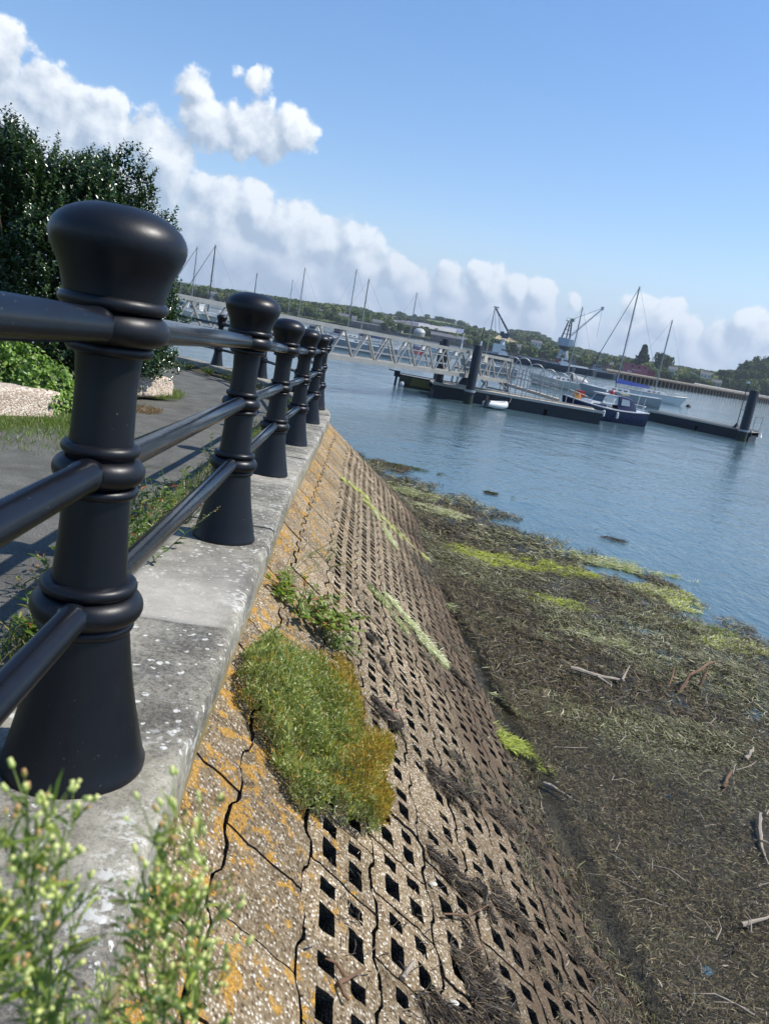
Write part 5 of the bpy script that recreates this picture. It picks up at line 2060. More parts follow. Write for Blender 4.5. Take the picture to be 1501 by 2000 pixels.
def yacht(pos, heading, L, mast_top, label, hullm=WHITE, cover=None, mast_x=.1, genoa=ROPEM, boom=True, canopy=None, B=None, H=None, mast_r=.055, mastm=MASTM, group=None):
    o = thing('yacht', label, 'sailing boat', pos, heading, group)
    B = B or L * .3
    H = H or .55 + L * .045
    hm, dk, gun, rows = hull_mesh(L, B, H, bowrake=.13, transom=.62, sheer=.14)
    hm.build('hull', hullm, o, smooth=True)
    dk.build('deck', CREAM, o, smooth=True)
    gun.build('toe_rail', WHITE if hullm is not WHITE else GREYH, o, smooth=True)
    m = MB()
    cabin(m, -L * .12, L * .22, B * .55, H, .38, 1.2, .3)
    m.build('coachroof', WHITE, o)
    for sg in (-1, 1):
        m = MB()
        for k in range(3):
            x = -L * .06 + k * L * .07
            m.box((x, sg * B * .262, H + .2), (L * .045, .02, .11))
        m.build('cabin_window', GLASS, o)
    mx = L * mast_x
    m = MB()
    m.tube([(mx, 0, H + .3), (mx, 0, mast_top)], [mast_r, mast_r * .8], 8)
    m.build('mast', mastm, o, smooth=True)
    m = MB()
    for f in (.5, .75):
        z = H + (mast_top - H) * f
        m.tube([(mx, -B * .36 * (1.2 - f), z), (mx, B * .36 * (1.2 - f), z)], .018, 5)
    m.build('spreader', mastm, o)
    m = MB()
    m.tube([(mx, 0, mast_top), (mx + .05, 0, mast_top + .25)], .008, 4)
    m.tube([(mx - .2, 0, mast_top + .04), (mx + .15, 0, mast_top + .05)], .012, 4)
    m.build('wind_vane', mastm, o)
    if genoa is not None:
        m = MB()
        thick = .05 if genoa is not ROPEM else .012
        m.tube([(mx + .05, 0, mast_top * .985), (L * .475, 0, H * 1.2)], [thick * .5, thick], 6)
        m.build('furled_genoa' if thick > .02 else 'forestay', genoa, o, smooth=True)
    m = MB()
    m.tube([(mx - .05, 0, mast_top), (-L * .49, 0, H * 1.1)], .010, 4)
    m.tube([(mx, 0, mast_top * .97), (mx - .15, B * .45, H)], .009, 4)
    m.tube([(mx, 0, mast_top * .97), (mx - .15, -B * .45, H)], .009, 4)
    m.build('rigging', ROPEM, o)
    bl = L * .40
    zb = H + .95
    if boom:
        m = MB()
        m.tube([(mx - .05, 0, zb), (mx - bl, 0, zb - .03)], .05, 7)
        m.build('boom', MASTM, o, smooth=True)
    if cover is not None:
        m = MB()
        P = []
        for i in range(10):
            f = i / 9
            x = mx + .12 - (bl + .1) * f
            hh = (.52 if f < .12 else .46 - .20 * f)
            P.append([(x, math.cos(a_) * .15 * (1 - .4 * f), zb - .10 + hh * (.5 - .5 * math.cos(a_ / 1) if 0 else (.5 + .5 * math.sin(a_ - PI / 2)))) for a_ in np.linspace(0, 2 * PI, 11)])
        m.grid(P)
        m.build('sail_cover', cover, o, smooth=True)
    # pulpit and pushpit
    for nm, xs, sg in (('pulpit', (L * .30, L * .47), 1), ('pushpit', (-L * .34, -L * .48), -1)):
        m = MB()
        m.tube([(xs[0], B * .36, H), (xs[0], B * .36, H + .5), (xs[1], B * (.04 if sg > 0 else .28), H + .58), (xs[1], -B * (.04 if sg > 0 else .28), H + .58), (xs[0], -B * .36, H + .5), (xs[0], -B * .36, H)], .014, 5)
        m.build(nm, ALUD, o)
    m = MB()
    for sg in (-1, 1):
        m.tube([(L * .3, sg * B * .40, H + .5), (-L * .34, sg * B * .40, H + .48)], .008, 4)
        for x in (-.15, 0, .15):
            m.tube([(x * L, sg * B * .44, H), (x * L, sg * B * .41, H + .5)], .010, 4)
    m.build('guard_wires', ALUD, o)
    if canopy is not None:
        m = MB()
        P = []
        for i in range(7):
            f = i / 6
            x = -L * .12 - L * .24 * f
            h_ = .85 * (1 - .35 * f * f) if f < .95 else .3
            P.append([(x, B * .36 * math.cos(a_), H + h_ * math.sin(a_) ** .7) for a_ in np.linspace(.02, PI - .02, 9)])
        m.grid(P)
        m.build('cockpit_cover', canopy, o, smooth=True)
    return o


VIEWH = lambda px: math.atan2(*(ground(px, 10)[:2]))


def mast_yacht(px_top, py_top, D, px_base, heading, L, label, **kw):
    """yacht whose mast foot is at column px_base"""
    mx = kw.get('mast_x', .1) * L
    p = wpos(px_base, D)
    pos = p - np.array([math.cos(heading) * mx, math.sin(heading) * mx, 0])
    zt = px_z(px_top, py_top, D)
    return yacht(pos, heading, L, zt, label, **kw)


LEFT, RIGHT = PI, 0.0
mast_yacht(1247, 565, 78, 1209, R(172), 8.2, 'sloop with bright blue boom cover and dark furled genoa behind the motor boat', hullm=GREYH, cover=BLUEC, genoa=MASTD, mast_x=.06, mast_r=.075)
mast_yacht(1305, 627, 98, 1284, R(-6), 8.8, 'white sloop with its bow pointing right behind the motor boat', hullm=WHITE, genoa=ROPEM, mast_x=.03, mast_r=.085, boom=False)
mast_yacht(1133, 602, 84, 1113, R(183), 7.6, 'cream sloop with a covered stern moored left of the blue motor boat', hullm=CREAM, canopy=GREYH, mast_x=-.05, mast_r=.07)
mast_yacht(966, 603, 97, 951, R(176), 7.4, 'white yacht behind the gangway beside the near pile', hullm=GREYH, mast_x=.08, mast_r=.07)
mast_yacht(820, 575, 95, 800, R(184), 7.0, 'white yacht with dark canvas cockpit cover seen through the gangway right of centre', hullm=WHITE, canopy=NAVYC, mast_x=-.02, genoa=ROPEM)
mast_yacht(723, 548, 88, 706, R(178), 8.4, 'grey yacht seen through the gangway left of the round tan buoy', hullm=GREYH, cover=NAVYC, mast_x=.05, mast_r=.08)
mast_yacht(694, 528, 118, 680, R(185), 9.0, 'tall white yacht behind the grey yacht at the gangway', hullm=WHITE, cover=NAVYC, mast_x=.08, mast_r=.08)
mast_yacht(595, 525, 112, 583, R(180), 8.5, 'white yacht with its mast above the second knob of the railing', hullm=WHITE, mast_x=.05, mast_r=.075)
mast_yacht(574, 548, 140, 563, R(176), 8.0, 'distant pale yacht left of the taller mast', hullm=CREAM, mast_x=.05, mast_r=.06)
mast_yacht(503, 535, 150, 494, R(184), 9.5, 'distant yacht whose mast top shows just above the second post', hullm=WHITE, mast_x=.05, mast_r=.09, mastm=MASTD)
mast_yacht(420, 481, 92, 409, R(178), 9.4, 'yacht with dark tall mast and dark furled genoa right of the nearest post', hullm=CREAM, genoa=MASTD, mast_x=.04, mast_r=.085, mastm=MASTD, canopy=GREYH)
mast_yacht(385, 484, 100, 375, R(180), 9.4, 'yacht with pale mast and dark furled genoa close beside the nearest post', hullm=WHITE, genoa=MASTD, mast_x=.04, mast_r=.075)
mast_yacht(358, 545, 150, 352, R(176), 7.0, 'small distant yacht beside the nearest post', hullm=WHITE, mast_x=.04, mast_r=.06)


def motor_cruiser(pos, heading, L, label, hullm=WHITE, topm=WHITE, wheel=.8, H=None, name='motor_boat', cat='motor boat'):
    o = thing(name, label, cat, pos, heading)
    B = L * .34
    H = H or .6 + L * .03
    hm, dk, gun, rows = hull_mesh(L, B, H, bowrake=.14, transom=.9, sheer=.2)
    hm.build('hull', hullm, o, smooth=True)
    dk.build('deck', CREAM, o, smooth=True)
    gun.build('rubbing_strake', RUBBER, o, smooth=True)
    m = MB()
    cabin(m, -L * .1, L * .25, B * .7, H, .35, 1.4, .1)
    m.build('coachroof', topm, o)
    m = MB()
    cabin(m, -L * .18, L * .08, B * .66, H + .3, wheel, .35, .1, .9)
    m.build('wheelhouse', topm, o)
    for sg in (-1, 1):
        m = MB()
        m.box((-L * .05, sg * (B * .32), H + .3 + wheel * .62), (L * .17, .04, wheel * .36))
        m.build('side_window', GLASS, o)
    m = MB()
    m.tube([(-L * .05, 0, H + .3 + wheel), (-L * .08, 0, H + 1.2 + wheel)], .02, 5)
    m.build('aerial', MASTD, o)
    return o


motor_cruiser(wpos(392, 95), R(-4), 6.5, 'white motor boat with small wheelhouse seen between the gangway members beside the nearest post')
motor_cruiser(wpos(352, 110), R(174), 7.5, 'white motor boat half hidden by the nearest post', topm=CREAM)
motor_cruiser(wpos(455, 88), R(180), 6.8, 'pale motor boat just left of the second post knob', hullm=CREAM)
motor_cruiser(wpos(661, 120), R(176), 6.5, 'small blue-topped motor boat behind the grey yacht', topm=NAVYC)
motor_cruiser(wpos(826, 93), R(200), 3.8, 'little red and white boat behind the gangway', hullm=WHITE, topm=REDP, wheel=.5)
motor_cruiser(wpos(612, 100), R(182), 6.5, 'low white motor boat behind the railing posts', topm=GREYH)
motor_cruiser(wpos(873, 150), R(180), 6.0, 'distant white motor boat right of the little red boat')


def buoy(px, D, r, mat, label):
    p = wpos(px, D)
    o = thing('mooring_buoy', label, 'buoy', p)
    m = MB()
    m.lathe([(.02, -r * .5), (r * .8, -r * .3), (r, .1 * r), (r * .85, r * .6), (r * .45, r * .95), (.03, r * 1.05)], (0, 0, 0), 14)
    m.build('float', mat, o, smooth=True)
    m = MB()
    m.tube([(0, 0, r), (0, 0, r * 1.35)], r * .1, 6)
    m.build('ring_eye', ALUD, o)
    return o


TAN = paint('faded_buoy', (.42, .24, .13), .6, .15, 5)
buoy(743, 92, .30, TAN, 'round tan buoy seen through the gangway right of the grey yacht')
buoy(352, 70, .22, TAN, 'small orange tan buoy by the nearest post')
buoy(1355, 100, .34, paint('dark_buoy', (.03, .035, .03), .6, .2, 5), 'dark round buoy alone on open water')

# white inflatable dinghy
p = wpos(990, 39.3)
dg = thing('dinghy', 'white inflatable dinghy with grey outboard tied to the near pontoon', 'dinghy', p, R(28))
dg.scale = (.85, .9, 1)
m = MB()
pts = [(-.75, -.30, .20), (-.3, -.33, .20), (.2, -.32, .22), (.55, -.2, .27), (.70, 0, .31), (.55, .2, .27), (.2, .32, .22), (-.3, .33, .20), (-.75, .30, .20)]
m.tube(pts, [.10, .17, .17, .165, .16, .165, .17, .17, .10], 10)
m.build('tube', WHITE, dg, smooth=True)
m = MB()
m.box((-.1, 0, .10), (1.0, .5, .04))
m.build('floor', GREYH, dg)
m = MB()
m.box((-.62, 0, .25), (.04, .5, .3))
m.build('transom', GREYH, dg)
m = MB()
cabin(m, -.92, -.66, .22, .38, .24, .2, .2)
m.tube([(-.8, 0, .4), (-.82, 0, -.1)], .04, 6)
m.build('outboard_motor', RUBBER, dg)
m = MB()
m.tube([(.75, 0, .3), (1.2, .3, .45), (1.55, .7, Z)], .012, 4)
m.build('rope', ROPEM, dg)

# dark workboat with yellow chevrons
p = wpos(868, 44.6)
wbt = thing('workboat', 'dark open workboat with yellow chevron sides and outboard left of the piles', 'workboat', p, R(0))
L_, B_ = 4.4, 1.7
hm, dk, gun, rows = hull_mesh(L_, B_, .62, bowrake=.06, transom=.95, sheer=.05, full=.8)
HULLY = paint('dark_olive_hull', (.055, .055, .035), .5, .2, 4)
hm.build('hull', HULLY, wbt)
dk.build('deck', GREYH, wbt)
gun.build('rubber_fender', RUBBER, wbt, smooth=True)
YEL = paint('chevron_yellow', (.26, .21, .05), .5, .1, 4)
BLK_ = paint('chevron_black', (.012, .012, .012), .5, .1, 4)
for side in (-1,):
    y = -B_ / 2 - .012
    m = MB()
    for k in range(26):
        x = -1.55 + k * .115
        if -.35 < x < .75:
            continue
        m.add([(x, y, .12), (x + .055, y, .12), (x + .055 + .16, y, .56), (x + .16, y, .56)], [(0, 1, 2, 3)])
        m.add([(x, y - .004, .12), (x + .055, y - .004, .12), (x + .055 + .16, y - .004, .56), (x + .16, y - .004, .56)], [(3, 2, 1, 0)])
    m.build('chevron', YEL, wbt, fix=False)


def text_mesh(name, s, size, mat, parent, loc, rot, ext=.004):
    cu = bpy.data.curves.new(name, 'FONT')
    cu.body = s
    cu.size = size
    cu.extrude = ext
    cu.align_x = 'CENTER'
    tmp = bpy.data.objects.new(name + '_src', cu)
    scene.collection.objects.link(tmp)
    dg_ = bpy.context.evaluated_depsgraph_get()
    me = bpy.data.meshes.new_from_object(tmp.evaluated_get(dg_))
    bpy.data.objects.remove(tmp)
    me.name = name
    me.materials.clear()
    me.materials.append(mat)
    o = bpy.data.objects.new(name, me)
    scene.collection.objects.link(o)
    o.parent = parent
    o.location = loc
    o.rotation_euler = rot
    return o


text_mesh('lettering', 'RESCUE', .34, YEL, wbt, (.22, -B_ / 2 - .016, .20), (PI / 2, 0, 0))
m = MB()
m.box((-2.38, 0, .62), (.34, .30, .34))
m.tube([(-2.38, 0, .5), (-2.42, 0, -.3)], .07, 7)
m.tube([(-2.35, .05, .72), (-2.9, .15, .78)], .035, 6)
m.build('outboard_motor', RUBBER, wbt)
m = MB()
m.lathe([(.05, -.1), (.13, 0), (.15, .14), (.09, .24), (.02, .25)], (-2.0, -B_ / 2 + .02, .02), 10)
m.build('white_fender', WGREY, wbt, smooth=True)
m = MB()
for x in (.85, 1.15, 1.9):
    for yy in (-.55, .55):
        m.tube([(x, yy, .6), (x, yy, 1.55)], .025, 5)
m.tube([(.85, -.55, 1.55), (1.9, -.55, 1.55), (1.9, .55, 1.55), (.85, .55, 1.55), (.85, -.55, 1.55)], .03, 5)
m.build('tube_frame', BLACKP, wbt)
m = MB()
cabin(m, 1.2, 1.9, .8, .6, .6, .3, .5)
m.build('console', BLACKP, wbt)

# ---- blue motor boat at the pontoon (bow to the left)
bp_, sp_ = wpos(1112, 44.9), wpos(1268, 46.4)
mid = (bp_ + sp_) / 2
hd = math.atan2(*(bp_ - sp_)[[1, 0]])
mb = thing('cabin_boat', 'dark blue motor boat with white foredeck and blue canvas wheelhouse cover at the pontoon', 'motor boat', mid, hd)
L_ = float(np.linalg.norm(bp_ - sp_))
B_, H_ = 2.0, .74
hm, dk, gun, rows = hull_mesh(L_, B_, H_, bowrake=.10, transom=.92, sheer=.30, full=.5)
hm.build('hull', NAVY, mb, smooth=True)
dk.build('foredeck', WHITE, mb, smooth=True)
gun.build('gunwale', WHITE, mb, smooth=True)
m = MB()
fullr = [[(x * 1.002, -y * 1.012, z) for (x, y, z) in reversed(r[:3])] + [(x * 1.002, y * 1.012, z) for (x, y, z) in r[1:3]] for r in hull_sections(L_, B_, H_, bowrake=.10, transom=.92, sheer=.30, full=.5)]
fullr = [[(x, y, z + .12) for (x, y, z) in r] for r in fullr]
m.grid(fullr)
m.build('red_boot_stripe', REDP, mb, smooth=True)
m = MB()
cabin(m, -.30, 1.35, 1.45, H_ - .02, .34, 1.0, 0, .85)
m.build('coachroof', WHITE, mb)
m = MB()
m.box((.55, .70, H_ + .12), (.9, .03, .16))
m.build('blue_side_panel', NAVYC, mb)
# white wheelhouse with raked windscreen
m = MB()
cabin(m, -.62, .42, 1.42, H_ + .28, .50, .45, 0, .88)
m.build('wheelhouse', WHITE, mb)
m = MB()
m.add([(.405, -.58, H_ + .34), (.405, .58, H_ + .34), (.225, .54, H_ + .72), (.225, -.54, H_ + .72)], [(0, 1, 2, 3)])
m.add([(.42, -.58, H_ + .34), (.42, .58, H_ + .34), (.24, .54, H_ + .72), (.24, -.54, H_ + .72)], [(3, 2, 1, 0)])
m.build('windscreen', GLASS, mb, fix=False)
for sg in (-1, 1):
    m = MB()
    m.box((-.05, sg * .685, H_ + .52), (.52, .03, .26))
    m.build('wheelhouse_window', PGLASS, mb)
    m = MB()
    m.box((-.1, sg * .735, H_ + .10), (.30, .02, .05))
    m.build('vent_slot', RUBBER, mb)
m = MB()
m.box((-.16, 0, H_ + .81), (1.10, 1.34, .05))
m.build('roof', WHITE, mb)
# blue canvas cover over the cockpit
m = MB()
P = []
for x, hw, h0, h1 in ((-.60, .74, .0, .86), (-.62, .78, .0, .88), (-1.2, .80, .0, .84), (-1.62, .78, .0, .74), (-1.95, .70, .0, .22)):
    P.append([(x, hw, H_ + h0), (x, hw, H_ + h1 * .55), (x, hw * .93, H_ + h1 * .9), (x, hw * .6, H_ + h1), (x, 0, H_ + h1 * 1.05), (x, -hw * .6, H_ + h1), (x, -hw * .93, H_ + h1 * .9), (x, -hw, H_ + h1 * .55), (x, -hw, H_ + h0)])
m.grid(P)
m.build('canvas_cover', NAVYC, mb, smooth=True)
for sg in (-1, 1):
    m = MB()
    m.prism([(-.78, .32), (-1.38, .32), (-1.28, .66), (-.78, .70)], (1, 0, 0), (0, 0, 1), (0, sg * .79, H_), (0, sg * .012, 0))
    m.build('canvas_window', PGLASS, mb)
m = MB()
m.prism([(-.45, 0), (.45, 0), (.38, .34), (-.38, .34)], (0, 1, 0), (-.32 * -1, 0, .95), (-1.92, 0, H_ + .26), (-.012, 0, 0))
m.build('rear_window', PGLASS, mb)
m = MB()
m.box((-1.35, -.15, H_ + .93), (.55, .5, .10))
m.build('yellow_box', paint('pale_yellow', (.55, .52, .28), .6, .1, 5), mb)
for i, x in enumerate((1.62, 1.08, .35, -.55)):
    m = MB()
    yy = [.80, .93, 1.0, 1.02][i]
    m.lathe([(.01, -.2), (.075, -.16), (.085, .0), (.075, .16), (.01, .2)], (x, yy, .44), 10)
    m.build('fender', WGREY, mb, smooth=True)
m = MB()
m.box((-2.62, .15, .55), (.24, .28, .36))
m.box((-2.62, .15, .15), (.12, .12, .5))
m.build('outboard_motor', RUBBER, mb)
m = MB()
m.tube([(-2.2, .8, H_), (-2.35, .8, H_ + .42), (-2.65, .5, H_ + .45), (-2.65, -.5, H_ + .45), (-2.35, -.8, H_ + .42), (-2.2, -.8, H_)], .022, 6)
m.tube([(-2.65, .5, H_ + .2), (-2.65, -.5, H_ + .2)], .018, 5)
m.build('stern_rail', WHITE, mb)
m = MB()
m.tube([(1.25, .5, H_ + .1), (1.35, .5, H_ + .5), (2.35, .1, H_ + .72), (2.35, -.1, H_ + .72), (1.35, -.5, H_ + .5), (1.25, -.5, H_ + .1)], .018, 5)
m.build('bow_rail', ALUD, mb)
m = MB()
m.tube([(-2.55, -.3, H_ + .3), (-2.62, -.32, H_ + 1.45)], .018, 5)
m.tube([(-2.45, .5, H_ + .3), (-2.5, .55, H_ + .95)], .014, 5)
m.build('pole', WHITE, mb)
m = MB()
m.lathe([(.02, -.09), (.09, 0), (.02, .09)], (-.5, .1, H_ + 1.02), 8)
m.lathe([(.02, -.07), (.07, 0), (.02, .07)], (-.25, -.2, H_ + .98), 8)
m.build('roof_light', WHITE, mb)
m = MB()
m.lathe([(.02, .84), (.16, .86), (.14, .98), (.04, 1.10)], (-.36, .2, H_), 8)
m.build('red_bundle', REDP, mb)
# life-ring stack and orange buoy on the foredeck
q = Vector((1.78, 0, 0))
m = MB()
m.lathe([(.05, 0), (.24, .02), (.28, .18), (.27, .34), (.22, .44), (.06, .46)], (1.75, 0, H_ + .20), 12)
m.build('orange_float', ORNG, mb, smooth=True)
m = MB()
m.box((1.62, 0, H_ + .58), (.46, .5, .34))
m.build('red_cover', REDP, mb)

# ------------------------------------------------------------------ barges, cranes, pier
HB = paint('barge_black', (.03, .04, .055), .6, .25, .8)
HG = paint('barge_grey', (.26, .28, .30), .6, .2, 1)
CRG = paint('crane_grey', (.30, .35, .42), .6, .15, .6)
CRW = paint('crane_pale', (.46, .50, .53), .6, .15, .6)
CRR = paint('crane_red', (.30, .09, .07), .6, .2, .8)
STEELD = paint('dark_steel', (.06, .08, .10), .6, .2, 1)


def barge(px0, px1, D, H, label, cabin_px=None, hullm=HB, deckm=HG, name='barge', cat='barge', cab=WHITE, B=5.0):
    a, c = wpos(px0, D), wpos(px1, D)
    L = float(np.linalg.norm(c - a))
    hd_ = math.atan2(*(c - a)[[1, 0]])
    o = thing(name, label, cat, (a + c) / 2, hd_)
    hm, dk, gun, rows = hull_mesh(L, B, H, bowrake=.05, transom=.9, sheer=.10, full=.8, draft=.5)
    hm.build('hull', hullm, o, smooth=True)
    dk.build('deck', deckm, o)
    m = MB()
    m.box((-L * .05, 0, H + .25), (L * .55, B * .55, .5))
    m.build('hatch', deckm, o)
    if cabin_px is not None:
        m = MB()
        cabin(m, L * (cabin_px - .09), L * (cabin_px + .09), B * .6, H + .1, 1.9, .15, .05, .9)
        m.build('wheelhouse', cab, o)
        m = MB()
        cabin(m, L * (cabin_px - .15), L * (cabin_px + .15), B * .7, H, .9, .15, .05, .95)
        m.build('deckhouse', cab, o)
        m = MB()
        m.box((L * cabin_px, 0, H + 1.45), (L * .15, B * .6, .4))
        m.build('window_band', GLASS, o)
        m = MB()
        m.tube([(L * cabin_px, 0, H + 1.9), (L * cabin_px, 0, H + 3.4)], .05, 5)
        m.build('mast', CRW, o)
    return o


barge(1003, 1072, 232, 1.8, 'long black barge with pale deck left of the dockside crane')
barge(1066, 1126, 222, 1.7, 'workboat with white wheelhouse moored under the dockside crane', .1, name='workboat', cat='workboat')
barge(1090, 1168, 236, 1.8, 'black-hulled ship with long white superstructure right of the dockside crane', None, deckm=WHITE)
barge(1138, 1206, 246, 1.6, 'low black barge by the pink building', -.1, cab=HG)
barge(945, 1005, 215, 1.6, 'crane barge with white deckhouse behind the gangway end', .12, hullm=HB)

# quay crane with box cab
p = wpos(1096, 250)
cr = thing('dockside_crane', 'tall pale grey dockside jib crane with boxy machinery house on a lattice tower', 'crane', p, R(0))
s_ = 250 / 1500


def cz(py):
    return 3 + (703.8 - py) * s_


m = MB()
m.box((0, 0, 2.0), (4.2, 3.4, 2.4))
m.build('red_plinth', CRR, cr)
m = MB()
z0_, z1_ = cz(699), cz(683)
for sx in (-1, 1):
    for sy in (-1, 1):
        m.beam((sx * 1.5, sy * 1.5, z0_ - .3), (sx * .9, sy * .9, z1_), .28, .28)
for sy in (-1, 1):
    m.beam((-1.4, sy * 1.4, z0_ + .3), (.9, sy * 1.0, z1_ - .2), .2, .2)
    m.beam((1.4, sy * 1.4, z0_ + .3), (-.9, sy * 1.0, z1_ - .2), .2, .2)
    m.beam((-1.5, sy * 1.5, z0_), (1.5, sy * 1.5, z0_), .25, .25)
m.build('portal_legs', CRW, cr)
m = MB()
m.lathe([(1.0, z1_ - .2), (1.4, cz(681)), (2.0, cz(677.5)), (2.2, cz(676.5))], (0, 0, 0), 16)
m.build('slew_ring', STEELD, cr)
m = MB()
m.box((-.75, 0, (cz(676) + cz(661)) / 2), (2.9, 3.6, cz(661) - cz(676)))
m.build('machinery_house', CRG, cr)
m = MB()
m.box((1.45, -.3, (cz(675) + cz(662)) / 2), (1.5, 3.0, cz(662) - cz(675)))
m.build('cab', CRW, cr)
m = MB()
zt = cz(629)
zb = cz(661)
for x0, x1 in ((-1.6, -.6), (1.0, .5)):
    for y in (-.8, .8):
        m.beam((x0, y, zb), (x1, y * .6, zt), .2, .2)
for f in (.25, .5, .75):
    z = zb + (zt - zb) * f
    m.beam((-1.6 + 1.0 * f, -.7, z), (1.0 - .5 * f, -.7, z), .12, .12)
    m.beam((-1.6 + 1.0 * f, .7, z), (1.0 - .5 * f, .7, z), .12, .12)
m.beam((-.1, 0, zb), (.0, 0, zt), .35, .35)
m.build('tower', STEELD, cr)
m = MB()
m.box((-.1, 0, zt + .15), (2.6, 2.0, .12))
for x in (-1.3, -.4, .5, 1.15):
    m.tube([(x, -1, zt + .15), (x, -1, zt + 1.0)], .05, 4)
m.tube([(-1.3, -1, zt + 1.0), (1.15, -1, zt + 1.0)], .05, 4)
m.box((.6, .2, zt + .6), (1.0, 1.0, .7))
m.build('top_platform', paint('crane_green', (.16, .24, .20), .6, .15, 1), cr)
m = MB()
tip = wpos(1150, 250)
tip = np.array([tip[0] - p[0], tip[1] - p[1], px_z(1145, 601, 250)])
base = np.array([1.2, 0, cz(656)])
for (dy, dz) in ((-.5, 0), (.5, 0), (0, .7)):
    m.beam(base + [0, dy, dz], tip + [0, dy * .3, dz * .3], .13, .13)
n_ = 14
for i in range(n_):
    f, g = i / n_, (i + .5) / n_
    A_ = base + (tip - base) * f
    B_2 = base + (tip - base) * g
    w1_, w2_ = 1 - .7 * f, 1 - .7 * g
    m.beam(A_ + [0, -.5 * w1_, 0], B_2 + [0, 0, .7 * w2_], .07, .07)
    m.beam(B_2 + [0, 0, .7 * w2_], base + (tip - base) * ((i + 1) / n_) + [0, .5 * w1_, 0], .07, .07)
m.box(tip + [0, 0, .3], (.8, .5, 1.1))
m.build('jib', CRW, cr)
m = MB()
for (zz, y) in ((zt + .8, -.3), (zt + .8, .3)):
    m.tube([(.4, y, zz), tuple(tip + [0, y * .5, .4])], .045, 4)
m.tube([tuple(tip), tuple(tip + np.array([.3, 0, -9.0]))], .035, 4)
m.build('cable', STEELD, cr)

# knuckle crane on the crane barge
D = 215
p = wpos(980, D)
kc = thing('derrick_crane', 'slim dark-jibbed crane with white column standing behind the gangway end', 'crane', p)
s_ = D / 1500


def kz(py, px=985):
    return px_z(px, py, D)


m = MB()
m.lathe([(.75, 1.8), (.65, kz(676)), (.5, kz(663))], (-.3, 0, 0), 12)
m.build('column', CRW, kc, smooth=True)
m = MB()
m.box((.0, 0, kz(656)), (1.7, 1.5, 1.4))
m.box((-.9, -.4, kz(653)), (.9, 1.0, 1.3))
m.build('slew_house', STEELD, kc)
e0 = np.array([.7, 0, kz(649)])
tp = wpos(952, D)
tip = np.array([tp[0] - p[0], tp[1] - p[1], kz(602, 962)])
m = MB()
for (dy, dz) in ((-.3, 0), (.3, 0), (0, .45)):
    m.beam(e0 + [0, dy, dz], tip + [0, dy * .5, dz * .5], .22, .22)
for i in range(12):
    A_ = e0 + (tip - e0) * (i / 12)
    B_2 = e0 + (tip - e0) * ((i + .5) / 12)
    m.beam(A_ + [0, -.3, 0], B_2 + [0, 0, .45], .1, .1)
m.build('jib', STEELD, kc)
m = MB()
m.box(tip + [.2, 0, .3], (1.5, .5, .35))
m.build('jib_head', CRW, kc)
m = MB()
q = wpos(966, D)
m.tube([tuple(tip + [.6, 0, 0]), (.2, 0, kz(690))], .05, 4)
m.tube([tuple(tip), (-2.0, 0, 3)], .04, 4)
m.build('cable', STEELD, kc)
m = MB()
m.box((-1.0, 0, 3.3), (3.2, 2.6, 2.4))
m.build('deckhouse', WHITE, kc)
for (px, pt, pb, D_, lab) in [(905, 655, 684, 150, 'thin white beacon post behind the gangway left of the near pile'), (941, 642, 681, 150, 'white beacon post with black topmast just left of the near pile')]:
    p = wpos(px - 3, D_)
    bc = thing('beacon_post', lab, 'beacon', p)
    zt_ = px_z(px + 4, pt, D_)
    m = MB()
    m.tube([(0, 0, 0), (0, 0, zt_ * .62)], .17, 8)
    m.build('white_base', WHITE, bc)
    m = MB()
    m.tube([(0, 0, zt_ * .62), (0, 0, zt_)], .10, 7)
    m.lathe([(.16, zt_), (.16, zt_ + .25)], (0, 0, 0), 8)
    m.build('topmast', MASTD if px == 941 else WHITE, bc)

# ---- long pier
PK = paint('pier_timber', (.075, .062, .05), .9, .3, .5)
PT = paint('pier_deck', (.30, .26, .21), .9, .2, .5)
p0, p1 = wpos(1172, 248), wpos(1620, 470)
pier = thing('pier', 'long low timber pier on many dark piles stretching across to the right', 'pier', p0)
d_ = unit((p1 - p0)[None])[0]
n_ = np.array([-d_[1], d_[0], 0])
m = MB()
m.beam(p0 + [0, 0, 2.75], p1 + [0, 0, 2.75], 4.5, .55)
m.build('deck_beam', PT, pier, world=True)
m = MB()
m.beam(p0 - n_ * 2.28 + [0, 0, 2.3], p1 - n_ * 2.28 + [0, 0, 2.3], .15, .5)
m.build('fender_beam', PK, pier, world=True)
Lp = np.linalg.norm(p1 - p0)
m = MB()
m.beam(p0 + (p1 - p0) * .28 + n_ * 1.6 + [0, 0, 3.35], p1 + n_ * 1.6 + [0, 0, 3.35], .2, .35)
m.build('pipe', paint('pier_pipe', (.5, .5, .47), .6, .1, .5), pier, world=True)
np_ = 86
pm = None
for i in range(np_):
    q = p0 + d_ * (i + .5) * Lp / np_
    m = MB()
    for y in (-2.1, 0, 2.1):
        m.tube([(y * n_[0], y * n_[1], -.2), (y * n_[0], y * n_[1], 2.5)], .42 if y < 0 else .3, 6)
    m.v = [(a + q[0], b__ + q[1], c) for a, b__, c in m.v]
    m.build('pile_bent', PK, pier, world=True)
for i in range(5):
    q = p0 + d_ * Lp * (.34 + .11 * i)
    c = (q[0] + n_[0] * -1.9, q[1] + n_[1] * -1.9, 3.0)
    o = thing('pier_lamp', 'small lamp standard on the far pier', 'lamp post', c, group='lamp standards along the pier')
    m = MB()
    m.tube([(0, 0, 0), (0, 0, 2.4), (.4, 0, 2.7)], .07, 5)
    m.build('pole', MASTD, o)

